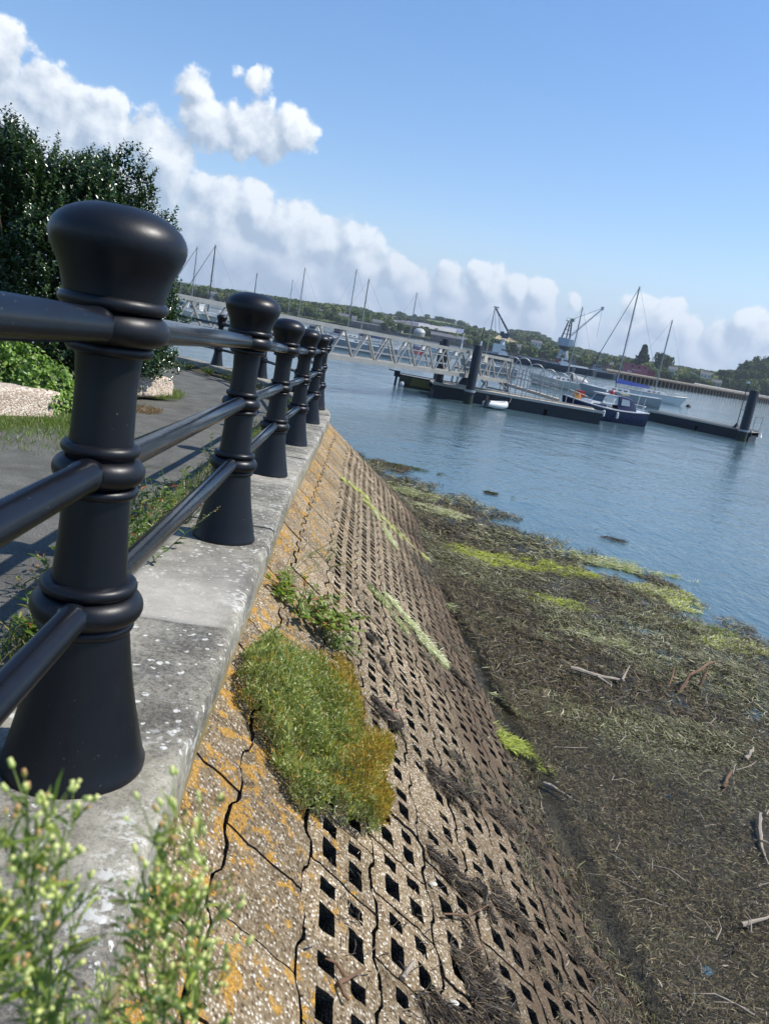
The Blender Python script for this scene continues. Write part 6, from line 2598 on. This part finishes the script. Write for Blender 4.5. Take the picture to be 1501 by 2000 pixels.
# ---- pink building
bl, br_ = wpos(1221, 300), wpos(1277, 300)
hdg = math.atan2(*(br_ - bl)[[1, 0]])
Lb = float(np.linalg.norm(br_ - bl))
pk = thing('pink_building', 'two-storey faded pink building behind the pier with small dark upper windows', 'building', (bl + br_) / 2, hdg)
zr = px_z(1216, 707, 300)
PINK = paint('pink_render', (.43, .14, .16), .85, .12, .6)
PINKD = paint('dark_pink_render', (.34, .09, .11), .85, .12, .6)
m = MB()
m.box((-Lb * .13, 2.5, (zr + 1) / 2 - .2), (Lb * .74, 5, zr - .8))
m.build('main_block', PINK, pk)
m = MB()
m.box((Lb * .37, 2.7, (zr - 1.4) / 2 + .2), (Lb * .25, 4.6, zr - 2.2))
m.build('side_block', PINKD, pk)
m = MB()
m.box((-Lb * .13, 2.5, zr - .12), (Lb * .76, 5.3, .2))
m.box((Lb * .37, 2.7, zr - 1.0), (Lb * .27, 4.8, .2))
m.build('flat_roof', PINKD, pk)
for i, x in enumerate((-.34, -.31, -.10, -.07, .12, .30, .42)):
    m = MB()
    m.box((Lb * x, -.02, zr - (1.0 if i < 5 else 1.9)), (.36, .1, .55))
    m.build('window', RUBBER, pk)
m = MB()
m.box((-Lb * .38, -.03, zr - 3.4), (1.7, .08, 1.2))
m.build('white_panel', paint('white_panel', (.6, .58, .56), .7, .1, 2), pk)
m = MB()
for i in range(11):
    m.box((-Lb * .30 + i * .32, -.03, zr - 2.15), (.2, .06, .26 + .06 * (i % 3)))
m.build('faded_sign_letters', paint('sign_white', (.62, .55, .53), .7, .1, 2), pk)
m = MB()
m.box((0, -1.6, 3.3), (Lb * .98, .12, .12))
for i in range(14):
    m.box((-Lb * .48 + i * Lb * .075, -1.6, 2.9), (.08, .08, .9))
m.build('fence_rail', PINKD, pk)

# ================================================================== FAR SHORE
def prof(pts, x):
    a = np.array(pts, float)
    return np.interp(x, a[:, 0], a[:, 1])


# skyline of bare land (px, py) of the near hills, and of the hills behind
SKY1 = [(-300, 470), (250, 556), (340, 570), (430, 577), (520, 588), (560, 594), (600, 600), (650, 605), (700, 611), (720, 613), (760, 618), (820, 623), (860, 630), (900, 639), (930, 647), (960, 654),
        (1000, 657), (1040, 662), (1060, 672), (1100, 684), (1140, 693), (1200, 706), (1260, 716), (1300, 722), (1350, 730), (1390, 736), (1430, 736), (1470, 735), (1500, 738), (1700, 772), (2000, 822)]
SKY0 = [(-300, 440), (200, 530), (340, 549), (365, 552), (385, 555), (410, 562), (440, 566), (470, 566), (500, 572), (530, 582), (560, 592), (620, 604), (700, 622), (1000, 672), (1080, 680), (1120, 686), (1160, 692), (1200, 700), (1260, 708), (1330, 722), (1400, 738), (1800, 805)]
FIELDCOL = {'tan': (.42, .33, .19), 'solar': (.17, .19, .26), 'green': (.12, .17, .06), 'pasture': (.20, .23, .10), 'wood': (.035, .055, .02), 'stub': (.34, .27, .17)}
FIELDS = [([(712, 612), (760, 616), (775, 620), (720, 619)], 'tan'), ([(718, 621), (775, 621), (850, 628), (932, 648), (925, 655), (860, 645), (800, 640), (745, 632)], 'solar'),
          ([(745, 629), (790, 634), (795, 641), (752, 637)], 'tan'), ([(775, 641), (840, 650), (850, 660), (780, 650)], 'green'),
          ([(960, 655), (985, 655), (1010, 668), (1032, 684), (995, 672), (965, 668)], 'tan'), ([(968, 668), (1000, 672), (1010, 682), (975, 678)], 'stub'),
          ([(850, 652), (890, 655), (900, 664), (855, 661)], 'tan'), ([(900, 668), (940, 672), (945, 680), (905, 678)], 'pasture'),
          ([(1100, 690), (1200, 708), (1195, 712), (1100, 697)], 'pasture'), ([(1330, 740), (1380, 748), (1370, 756), (1330, 748)], 'pasture')]


def inside(poly, x, y):
    c = np.zeros(len(x), bool)
    n = len(poly)
    for i in range(n):
        x0, y0 = poly[i]
        x1, y1 = poly[(i + 1) % n]
        hit = ((y0 > y) != (y1 > y)) & (x < (x1 - x0) * (y - y0) / (y1 - y0 + 1e-9) + x0)
        c ^= hit
    return c


def hill(name, skyp, D0, D1, z0, nx, ny, ex, mat, back, cols):
    """land rising from the shore at depth D0 to its skyline at D1, then falling away behind"""
    xs = np.linspace(-700, 2300, nx)
    fs = np.concatenate([np.linspace(0, 1, ny), [1.15, 1.5, 2.2]])
    V, Cc = [], []
    for x in xs:
        g = ground(x, 1.0)
        dirn = (g[:2] - CAM[:2])
        ys_ = prof(skyp, x)
        zr_ = 3 + (hor(x) - ys_) * math.cos(ROLL) * D1 / F * 1.02
        for f in fs:
            D = D0 + (D1 - D0) * f
            if f <= 1:
                z = z0 + (zr_ - z0) * (f ** ex)
            else:
                z = zr_ - (f - 1) * back
            V.append((dirn[0] * D, dirn[1] * D, z))
    V = np.array(V)
    V[:, 2] += np.where(V[:, 2] > z0 + 2, vnoise(V[:, :2], .008, 77) * 1.5, 0)
    # project for the field pattern
    rel = V - CAM
    dep = rel @ Fw
    px = 750.5 + F * (rel @ Rv) / dep
    py = 1000 - F * (rel @ Uv) / dep
    col = np.tile(np.array(cols, float), (len(V), 1))
    if cols == 'fields':
        pass
    n1 = len(fs)
    I, J = np.meshgrid(np.arange(nx - 1), np.arange(n1 - 1), indexing='ij')
    q = np.stack([I * n1 + J, (I + 1) * n1 + J, (I + 1) * n1 + J + 1, I * n1 + J + 1], -1).reshape(-1, 4)
    return V, q, px, py, col


def land_mat():
    m, t, b = principled('farmland', (.1, .12, .05), .95, 0, .1)
    a = t.nodes.new('ShaderNodeAttribute')
    a.attribute_name = 'col'
    v = coords(t, kind='World')
    n1_ = noise(t, .03, 6, .6, v)
    n2_ = noise(t, .25, 4, .6, v)
    vg = t.nodes.new('ShaderNodeVectorMath')
    vg.operation = 'SCALE'
    t.links.new(a.outputs['Color'], vg.inputs[0])
    t.links.new(maprange(t, math_node(t, 'ADD', n1_, math_node(t, 'MULTIPLY', n2_, .5)), .5, 1.0, .6, 1.35), vg.inputs['Scale'])
    t.links.new(vg.outputs[0], b.inputs['Base Color'])
    return m


M_land = land_mat()
V, q, px, py, col = hill('hills', SKY1, 640, 1500, .8, 700, 46, .85, M_land, 60, (.075, .10, .035))
nzc = vnoise(V[:, :2], .012, 78)
col = np.where((nzc > .35)[:, None], np.array([[.13, .16, .06]]), col)
for poly, kcol in FIELDS:
    k = inside(poly, px, py)
    col[k] = FIELDCOL[kcol]
npmesh('hills', V, q, M_land, None, col, smooth=True)['kind'] = 'structure'
V, q, px, py, col = hill('far_hills', SKY0, 2600, 6500, 20, 300, 16, 1.0, M_land, 100, (.10, .12, .07))
npmesh('far_hills', V, q, M_land, None, col, smooth=True)['kind'] = 'structure'


# ---- trees
M_fol = leafmat('far_foliage', .8, .12, .15)
M_bark = paint('bark', (.07, .055, .04), .9, .2, 3)


def crown_mesh(seed, kind, nleaf=1500, leaf=.055, cone=False):
    """unit crown, about 1 wide and 1 high, of leaf clumps spread through several lobes; base at z=0"""
    r = np.random.default_rng(seed)
    lobes = []
    if cone:
        for i in range(9):
            f = i / 8
            for j in range(4):
                a = r.random() * 6.28
                rr = .36 * (1 - f) ** .8
                lobes.append((rr * .55 * math.cos(a), rr * .55 * math.sin(a), .08 + .84 * f, rr * .6 + .05))
    else:
        for i in range(16):
            a = r.random() * 6.28
            rr = .30 * math.sqrt(r.random())
            z = .25 + .5 * r.random()
            lobes.append((rr * math.cos(a), rr * math.sin(a), z, .16 + .10 * r.random()))
    lobes = np.array(lobes)
    k = r.integers(0, len(lobes), nleaf)
    d = unit(r.normal(size=(nleaf, 3)))
    d[:, 2] = np.where(r.random(nleaf) < .7, np.abs(d[:, 2]), d[:, 2])
    P = lobes[k, :3] + d * lobes[k, 3:4] * (.65 + .4 * r.random((nleaf, 1)))
    N_ = d + r.normal(0, .5, (nleaf, 3))
    D_ = np.cross(d, r.normal(size=(nleaf, 3)))
    V, q = leaves(P, D_, N_, leaf * (.6 + .9 * r.random(nleaf)), leaf * (.7 + .7 * r.random(nleaf)), .3)
    base = np.array(kind)
    tone = .75 + .5 * r.random(len(lobes))
    col = base[None] * tone[k][:, None] * (.8 + .4 * r.random((nleaf, 1)))
    return V, q, np.repeat(col, 4, 0)


TREE = []
for i, (kc_, lab) in enumerate([((.075, .115, .034), 'b'), ((.10, .14, .042), 'b'), ((.050, .080, .026), 'b'), ((.13, .155, .055), 'b'), ((.028, .046, .022), 'c')]):
    V, q, c = crown_mesh(500 + i, kc_, 1500, .085, lab == 'c')
    o = npmesh('tree_tmp', V, q, M_fol, None, c)
    TREE.append(o.data)
    bpy.data.objects.remove(o)
tm = MB()
tm.tube([(0, 0, -.1), (.01, 0, .3), (0, .01, .7)], [.035, .025, .01], 6)
for a in range(4):
    tm.tube([(0, 0, .22), (.2 * math.cos(a * 1.6), .2 * math.sin(a * 1.6), .5)], [.015, .006], 4)
tmo = tm.build('trunk_tmp', M_bark)
TRUNK = tmo.data
bpy.data.objects.remove(tmo)


def tree(pos, h, w, kind, label, group=None, rz=None, cat='tree'):
    o = thing('tree', label, cat, pos, rng.random() * 6.28 if rz is None else rz, group)
    c = bpy.data.objects.new('crown', TREE[kind])
    c.scale = (w, w, h * .95)
    c.location = (0, 0, h * .03)
    tr = bpy.data.objects.new('trunk', TRUNK)
    tr.scale = (h * .8, h * .8, h * .7)
    for x in (c, tr):
        x.parent = o
        scene.collection.objects.link(x)
    return o


def land_z(px, D):
    f = (D - 640) / (1500 - 640)
    zr_ = 3 + (hor(px) - prof(SKY1, px)) * math.cos(ROLL) * 1500 / F * 1.02
    return .8 + (zr_ - .8) * max(0, f) ** .85


def put_tree(px, D, h, w, kind, label, group=None):
    p = wpos(px, D, land_z(px, D) - .3)
    return tree(p, h, w, kind, label, group)


# single trees that stand out
put_tree(1246, 660, 27, 22, 4, 'tall dark pointed conifer behind the left side of the pink building')
put_tree(1283, 670, 25, 15, 2, 'tall dark rounded tree behind the right end of the pink building')
put_tree(1294, 680, 23, 13, 2, 'dark tree right behind the mast of the white sloop')
put_tree(1410, 690, 19, 15, 2, 'dark rounded tree left of the wooded headland')
for px, w_, k in [(826, 1500, 0), (848, 1500, 2), (856, 1500, 0), (868, 1500, 2), (877, 1500, 0)]:
    put_tree(px, 1490, 11, 15, k, 'hedgerow tree alone on the skyline above the solar fields', 'skyline trees above the solar fields')
for px in (993, 1004, 1013, 1022, 1030, 1040, 1050, 1060):
    put_tree(px, 1480, 15, 20, [0, 2][px % 2], 'round tree on the hilltop right of the tan field', 'hilltop trees right of the tan field')
# the wooded headland at the right edge: each tree
hx = np.linspace(1425, 1560, 16)
for row, (D, hh) in enumerate([(660, 15), (700, 22), (740, 28), (790, 33)]):
    for i, x in enumerate(hx):
        x2 = x + rng.normal() * 4 + row * 4
        top = np.interp(x2, [1420, 1432, 1445, 1470, 1500, 1600], [.35, .6, .92, 1, .95, 1.0])
        put_tree(x2, D, hh * top * (.9 + .2 * rng.random()), 15 * (.8 + .5 * rng.random()), int(rng.choice([0, 2, 2, 0])), 'broad dark tree in the wooded headland at the right edge', 'trees of the wooded headland')
# shoreline trees
cnt = 0
for x in np.arange(300, 1425, 8.5):
    for D in (655, 690):
        if 735 < x < 900 and D == 655 and rng.random() < .7:
            continue
        if cnt > 235:
            break
        hh = (5.5 + 4 * rng.random()) * (1.0 if x < 1180 else 1.15)
        if 1180 < x < 1210:
            continue
        put_tree(x + rng.normal() * 3, D + rng.normal() * 9, hh, hh * 1.25, int(rng.choice([0, 1, 2, 3])), 'leafy tree in the belt along the far shore', 'trees along the far shore')
        cnt += 1

# woods and hedges that read as one mass
VV, QQ, CC = [], [], []
off_ = 0


def add_wood(px, D, h, w, kind):
    global off_
    base = wpos(px, D, land_z(px, D) - .3)
    V, q, c = WOODV[kind]
    a = rng.random() * 6.28
    R_ = np.array([[math.cos(a), -math.sin(a), 0], [math.sin(a), math.cos(a), 0], [0, 0, 1]])
    Vn = (V * np.array([w, w, h])) @ R_.T + base
    VV.append(Vn)
    QQ.append(q + off_)
    CC.append(c * (.8 + .4 * rng.random()))
    off_ += len(Vn)


WOODV = [crown_mesh(700 + i, kc_, 300, .20) for i, kc_ in enumerate([(.070, .105, .032), (.090, .125, .040), (.052, .080, .028), (.12, .14, .05)])]


def wood_here(px, py):
    for poly, _k2 in FIELDS:
        cx = np.array([px]); cy = np.array([py])
        if inside(poly, cx, cy)[0]:
            return False
    return True


n_try = 0
while len(VV) < 2100 and n_try < 9000:
    n_try += 1
    px = rng.uniform(250, 1620)
    f = rng.random() ** .9
    D = 640 + 860 * f
    z = land_z(px, D)
    rel = np.array([*wpos(px, D)[:2], z]) - CAM
    dep = rel @ Fw
    sx_, sy_ = 750.5 + F * (rel @ Rv) / dep, 1000 - F * (rel @ Uv) / dep
    if not wood_here(sx_, sy_) or not wood_here(sx_, sy_ - 5):
        continue
    # dense wood on the left hill, patchy on the farmland
    dens = 1.0 if px < 715 else (.55 if px < 1060 else .8)
    if f > .6 and 715 < px < 985:
        dens = .16
    if 730 < px < 905 and f < .35:
        dens = .25
    w0 = wpos(px, D)
    if rng.random() > dens * (1 if vnoise(w0[None, :2], .012, 78)[0] < .45 else .35):
        continue
    h = (7 + 5 * rng.random()) * (1.0 if px < 1400 else 1.25)
    add_wood(px, D, h, h * 1.25, int(rng.integers(0, 4)))
for line in ([(712, 613), (775, 619), (860, 628), (940, 650)], [(720, 621), (800, 628), (930, 648)], [(745, 633), (800, 642), (860, 650)], [(935, 650), (985, 654)], [(1000, 663), (1020, 676)], [(775, 641), (845, 649)]):
    for (x0, y0), (x1, y1) in zip(line[:-1], line[1:]):
        for f in np.arange(0, 1, 5 / max(5, x1 - x0)):
            x, y = x0 + (x1 - x0) * f, y0 + (y1 - y0) * f
            # depth at which the land is seen at that height
            best, bd = None, 9
            for D in np.linspace(640, 1500, 60):
                rel = np.array([*wpos(x, D)[:2], land_z(x, D)]) - CAM
                sy_ = 1000 - F * (rel @ Uv) / (rel @ Fw)
                if abs(sy_ - y) < bd:
                    bd, best = abs(sy_ - y), D
            add_wood(x, best, 4 + 2 * rng.random(), 8, int(rng.integers(0, 3)))
o = npmesh('woodland', np.concatenate(VV), np.concatenate(QQ), M_fol, None, np.concatenate(CC))
tag(o, 'mixed woodland and hedges covering the far hillsides', 'woodland', kind='stuff')

# ---- tanks, sheds and houses on the far shore
TANK = paint('tank_grey', (.34, .33, .31), .6, .1, .3)


def tank_mat():
    m, t, b = principled('striped_dome', (.6, .6, .58), .5)
    tcn = t.nodes.new('ShaderNodeTexCoord')
    sx__ = t.nodes.new('ShaderNodeSeparateXYZ')
    t.links.new(tcn.outputs['Object'], sx__.inputs[0])
    at_ = math_node(t, 'ARCTAN2', sx__.outputs[1], sx__.outputs[0])
    s__ = math_node(t, 'SINE', math_node(t, 'MULTIPLY', at_, 16))
    t.links.new(mixc(t, math_node(t, 'GREATER_THAN', s__, 0), (.62, .62, .60), (.20, .21, .22)), b.inputs['Base Color'])
    return m


M_dome = tank_mat()
for i, (px, D) in enumerate([(748, 660), (775, 664), (818, 668)]):
    p = wpos(px, D, .8)
    o = thing('storage_tank', ['leftmost of the three striped-dome tanks on the far shore', 'middle striped-dome tank on the far shore', 'rightmost striped-dome tank, set apart from the other two'][i], 'tank', p)
    zb_ = px_z(px, prof([(748, 655), (775, 660), (818, 667)], px), D) - .8
    m = MB()
    m.lathe([(5.2, -1), (5.2, 4.6)], (0, 0, 0), 24, True, False)
    m.build('wall', TANK, o, smooth=True)
    m = MB()
    m.lathe([(5.3, 4.6), (4.9, 5.8), (3.8, 7.0), (2.2, 7.9), (.4, 8.2)], (0, 0, 0), 24, False, True)
    m.build('striped_dome', M_dome, o, smooth=True)
    m = MB()
    m.lathe([(5.6, .0), (5.6, 1.3)], (0, 0, 0), 20)
    m.build('bund', TANK, o)
SHR = paint('shed_roof', (.11, .11, .12), .8, .15, .2)
SHP = paint('pale_roof', (.34, .34, .33), .7, .1, .2)
SHW = paint('shed_wall', (.17, .15, .13), .85, .15, .2)
WALLW = paint('house_white', (.62, .60, .56), .8, .08, .3)
BRK = paint('house_brick', (.30, .17, .12), .85, .12, .3)


def house(px, D, w, dpt, h, roofh, wallm, roofm, label, name='house', cat='house', nwin=3, dz=0, rz=0.0, group=None):
    z = land_z(px, D) if D > 640 else .6
    p = wpos(px, D, z + dz)
    o = thing(name, label, cat, p, rz - math.atan2(p[0], p[1]), group)
    m = MB()
    m.box((0, 0, h / 2 - .5), (w, dpt, h + 1))
    m.build('wall', wallm, o)
    m = MB()
    e = .4
    m.add([(-w / 2 - e, -dpt / 2 - e, h), (w / 2 + e, -dpt / 2 - e, h), (w / 2 + e, dpt / 2 + e, h), (-w / 2 - e, dpt / 2 + e, h), (-w / 2 - e, 0, h + roofh), (w / 2 + e, 0, h + roofh)],
          [(3, 2, 1, 0), (0, 1, 5, 4), (2, 3, 4, 5), (1, 2, 5), (3, 0, 4)])
    m.build('roof', roofm, o)
    for i in range(nwin):
        m = MB()
        m.box((-w / 2 + w * (i + .5) / nwin, -dpt / 2 - .03, h * .6), (w * .12, .1, h * .28))
        m.build('window', GLASS, o)
    return o


house(720, 648, 40, 10, 3.5, .8, SHW, SHR, 'long low brown shed on the quay left of the tanks', 'shed', 'shed', 6)
house(850, 700, 34, 14, 6, 3.5, SHW, SHP, 'long shed with pale sloping roof right of the tanks', 'shed', 'shed', 5)
house(795, 700, 22, 12, 6, 3, SHW, SHR, 'dark-roofed shed between the middle and right tanks', 'shed', 'shed', 4)
house(870, 650, 26, 10, 4, 2.5, SHW, SHR, 'dark waterside shed behind the gangway pile', 'shed', 'shed', 4)
house(915, 655, 16, 8, 4, 2, SHP, SHR, 'grey waterside building right of the gangway pile', 'shed', 'shed', 3)
hs = [(417, 648, 8, WALLW, 'small white house among the trees right of the nearest post'), (446, 660, 14, SHP, 'pale long roof in the trees left of the second post'),
      (628, 690, 6, WALLW, 'tiny white house low in the wood above the gangway'), (690, 655, 4, WALLW, 'small white hut by the shore left of the sheds'),
      (669, 670, 8, SHP, 'grey-roofed house in the wood above the gangway'), (953, 700, 12, BRK, 'brick house by the tan field'),
      (1042, 690, 9, WALLW, 'white house below the hilltop trees'), (1190, 900, 14, WALLW, 'white house on the slope left of the tall mast'),
      (1208, 1000, 9, SHP, 'pale tower block behind the tall mast'), (1322, 820, 12, WALLW, 'white house on the hillside right of the white sloop mast'),
      (1345, 800, 10, BRK, 'brick house on the hillside right of the white house'), (1180, 655, 12, BRK, 'low brick building left of the pink building'),
      (1308, 655, 7, WALLW, 'small white hut at the landward end of the pier'), (1372, 690, 9, WALLW, 'white house above the middle of the pier')]
for (px, D, w, mm_, lab) in hs:
    tall = 'tower' in lab
    house(px, D, w, 7, 12 if tall else 4.5, .8 if tall else 2.2, mm_, SHR if not tall else SHP, lab, nwin=3, dz=(6 if D < 720 and px > 1000 and px != 1180 else 1))
for i in range(16):
    px = [360, 395, 470, 540, 655, 735, 880, 925, 1005, 1030, 1120, 1150, 1350, 1395, 1300, 1225][i]
    D = [690, 720, 660, 760, 720, 652, 720, 760, 655, 720, 655, 700, 700, 655, 760, 900][i]
    house(px, D, 8, 7, 4.5, 2.2, [WALLW, SHP][i % 2], SHR, 'pale house half hidden in the far shore trees', nwin=2, dz=1.5, group='pale houses scattered along the far shore')
# red caravans / dark quay line on the far shore at centre
a, c = wpos(690, 642, .9), wpos(1180, 642, .9)
qw = thing('far_quay', 'long dark stone quay wall along the far shore', 'quay', a)
m = MB()
m.beam(a, c, 3, 2.2)
m.build('stone_face', paint('quay_stone', (.12, .10, .085), .9, .25, .2), qw, world=True)

# ------------------------------------------------------------------ haze
hm_ = bpy.data.materials.new('haze_air')
hm_.use_nodes = True
ht = hm_.node_tree
ht.nodes.clear()
pv = ht.nodes.new('ShaderNodeVolumePrincipled')
pv.inputs['Color'].default_value = (.78, .88, 1.0, 1)
pv.inputs['Density'].default_value = 0.00014
pv.inputs['Anisotropy'].default_value = .2
ho = ht.nodes.new('ShaderNodeOutputMaterial')
ht.links.new(pv.outputs[0], ho.inputs['Volume'])
m = MB()
m.box((0, 3500, 219), (19000, 13000, 442))
ho_ = m.build('haze', hm_)
ho_['kind'] = 'stuff'
ho_['label'] = 'thin blue haze over the harbour and far hills'
ho_['category'] = 'haze'
scene.cycles.volume_bounces = 0
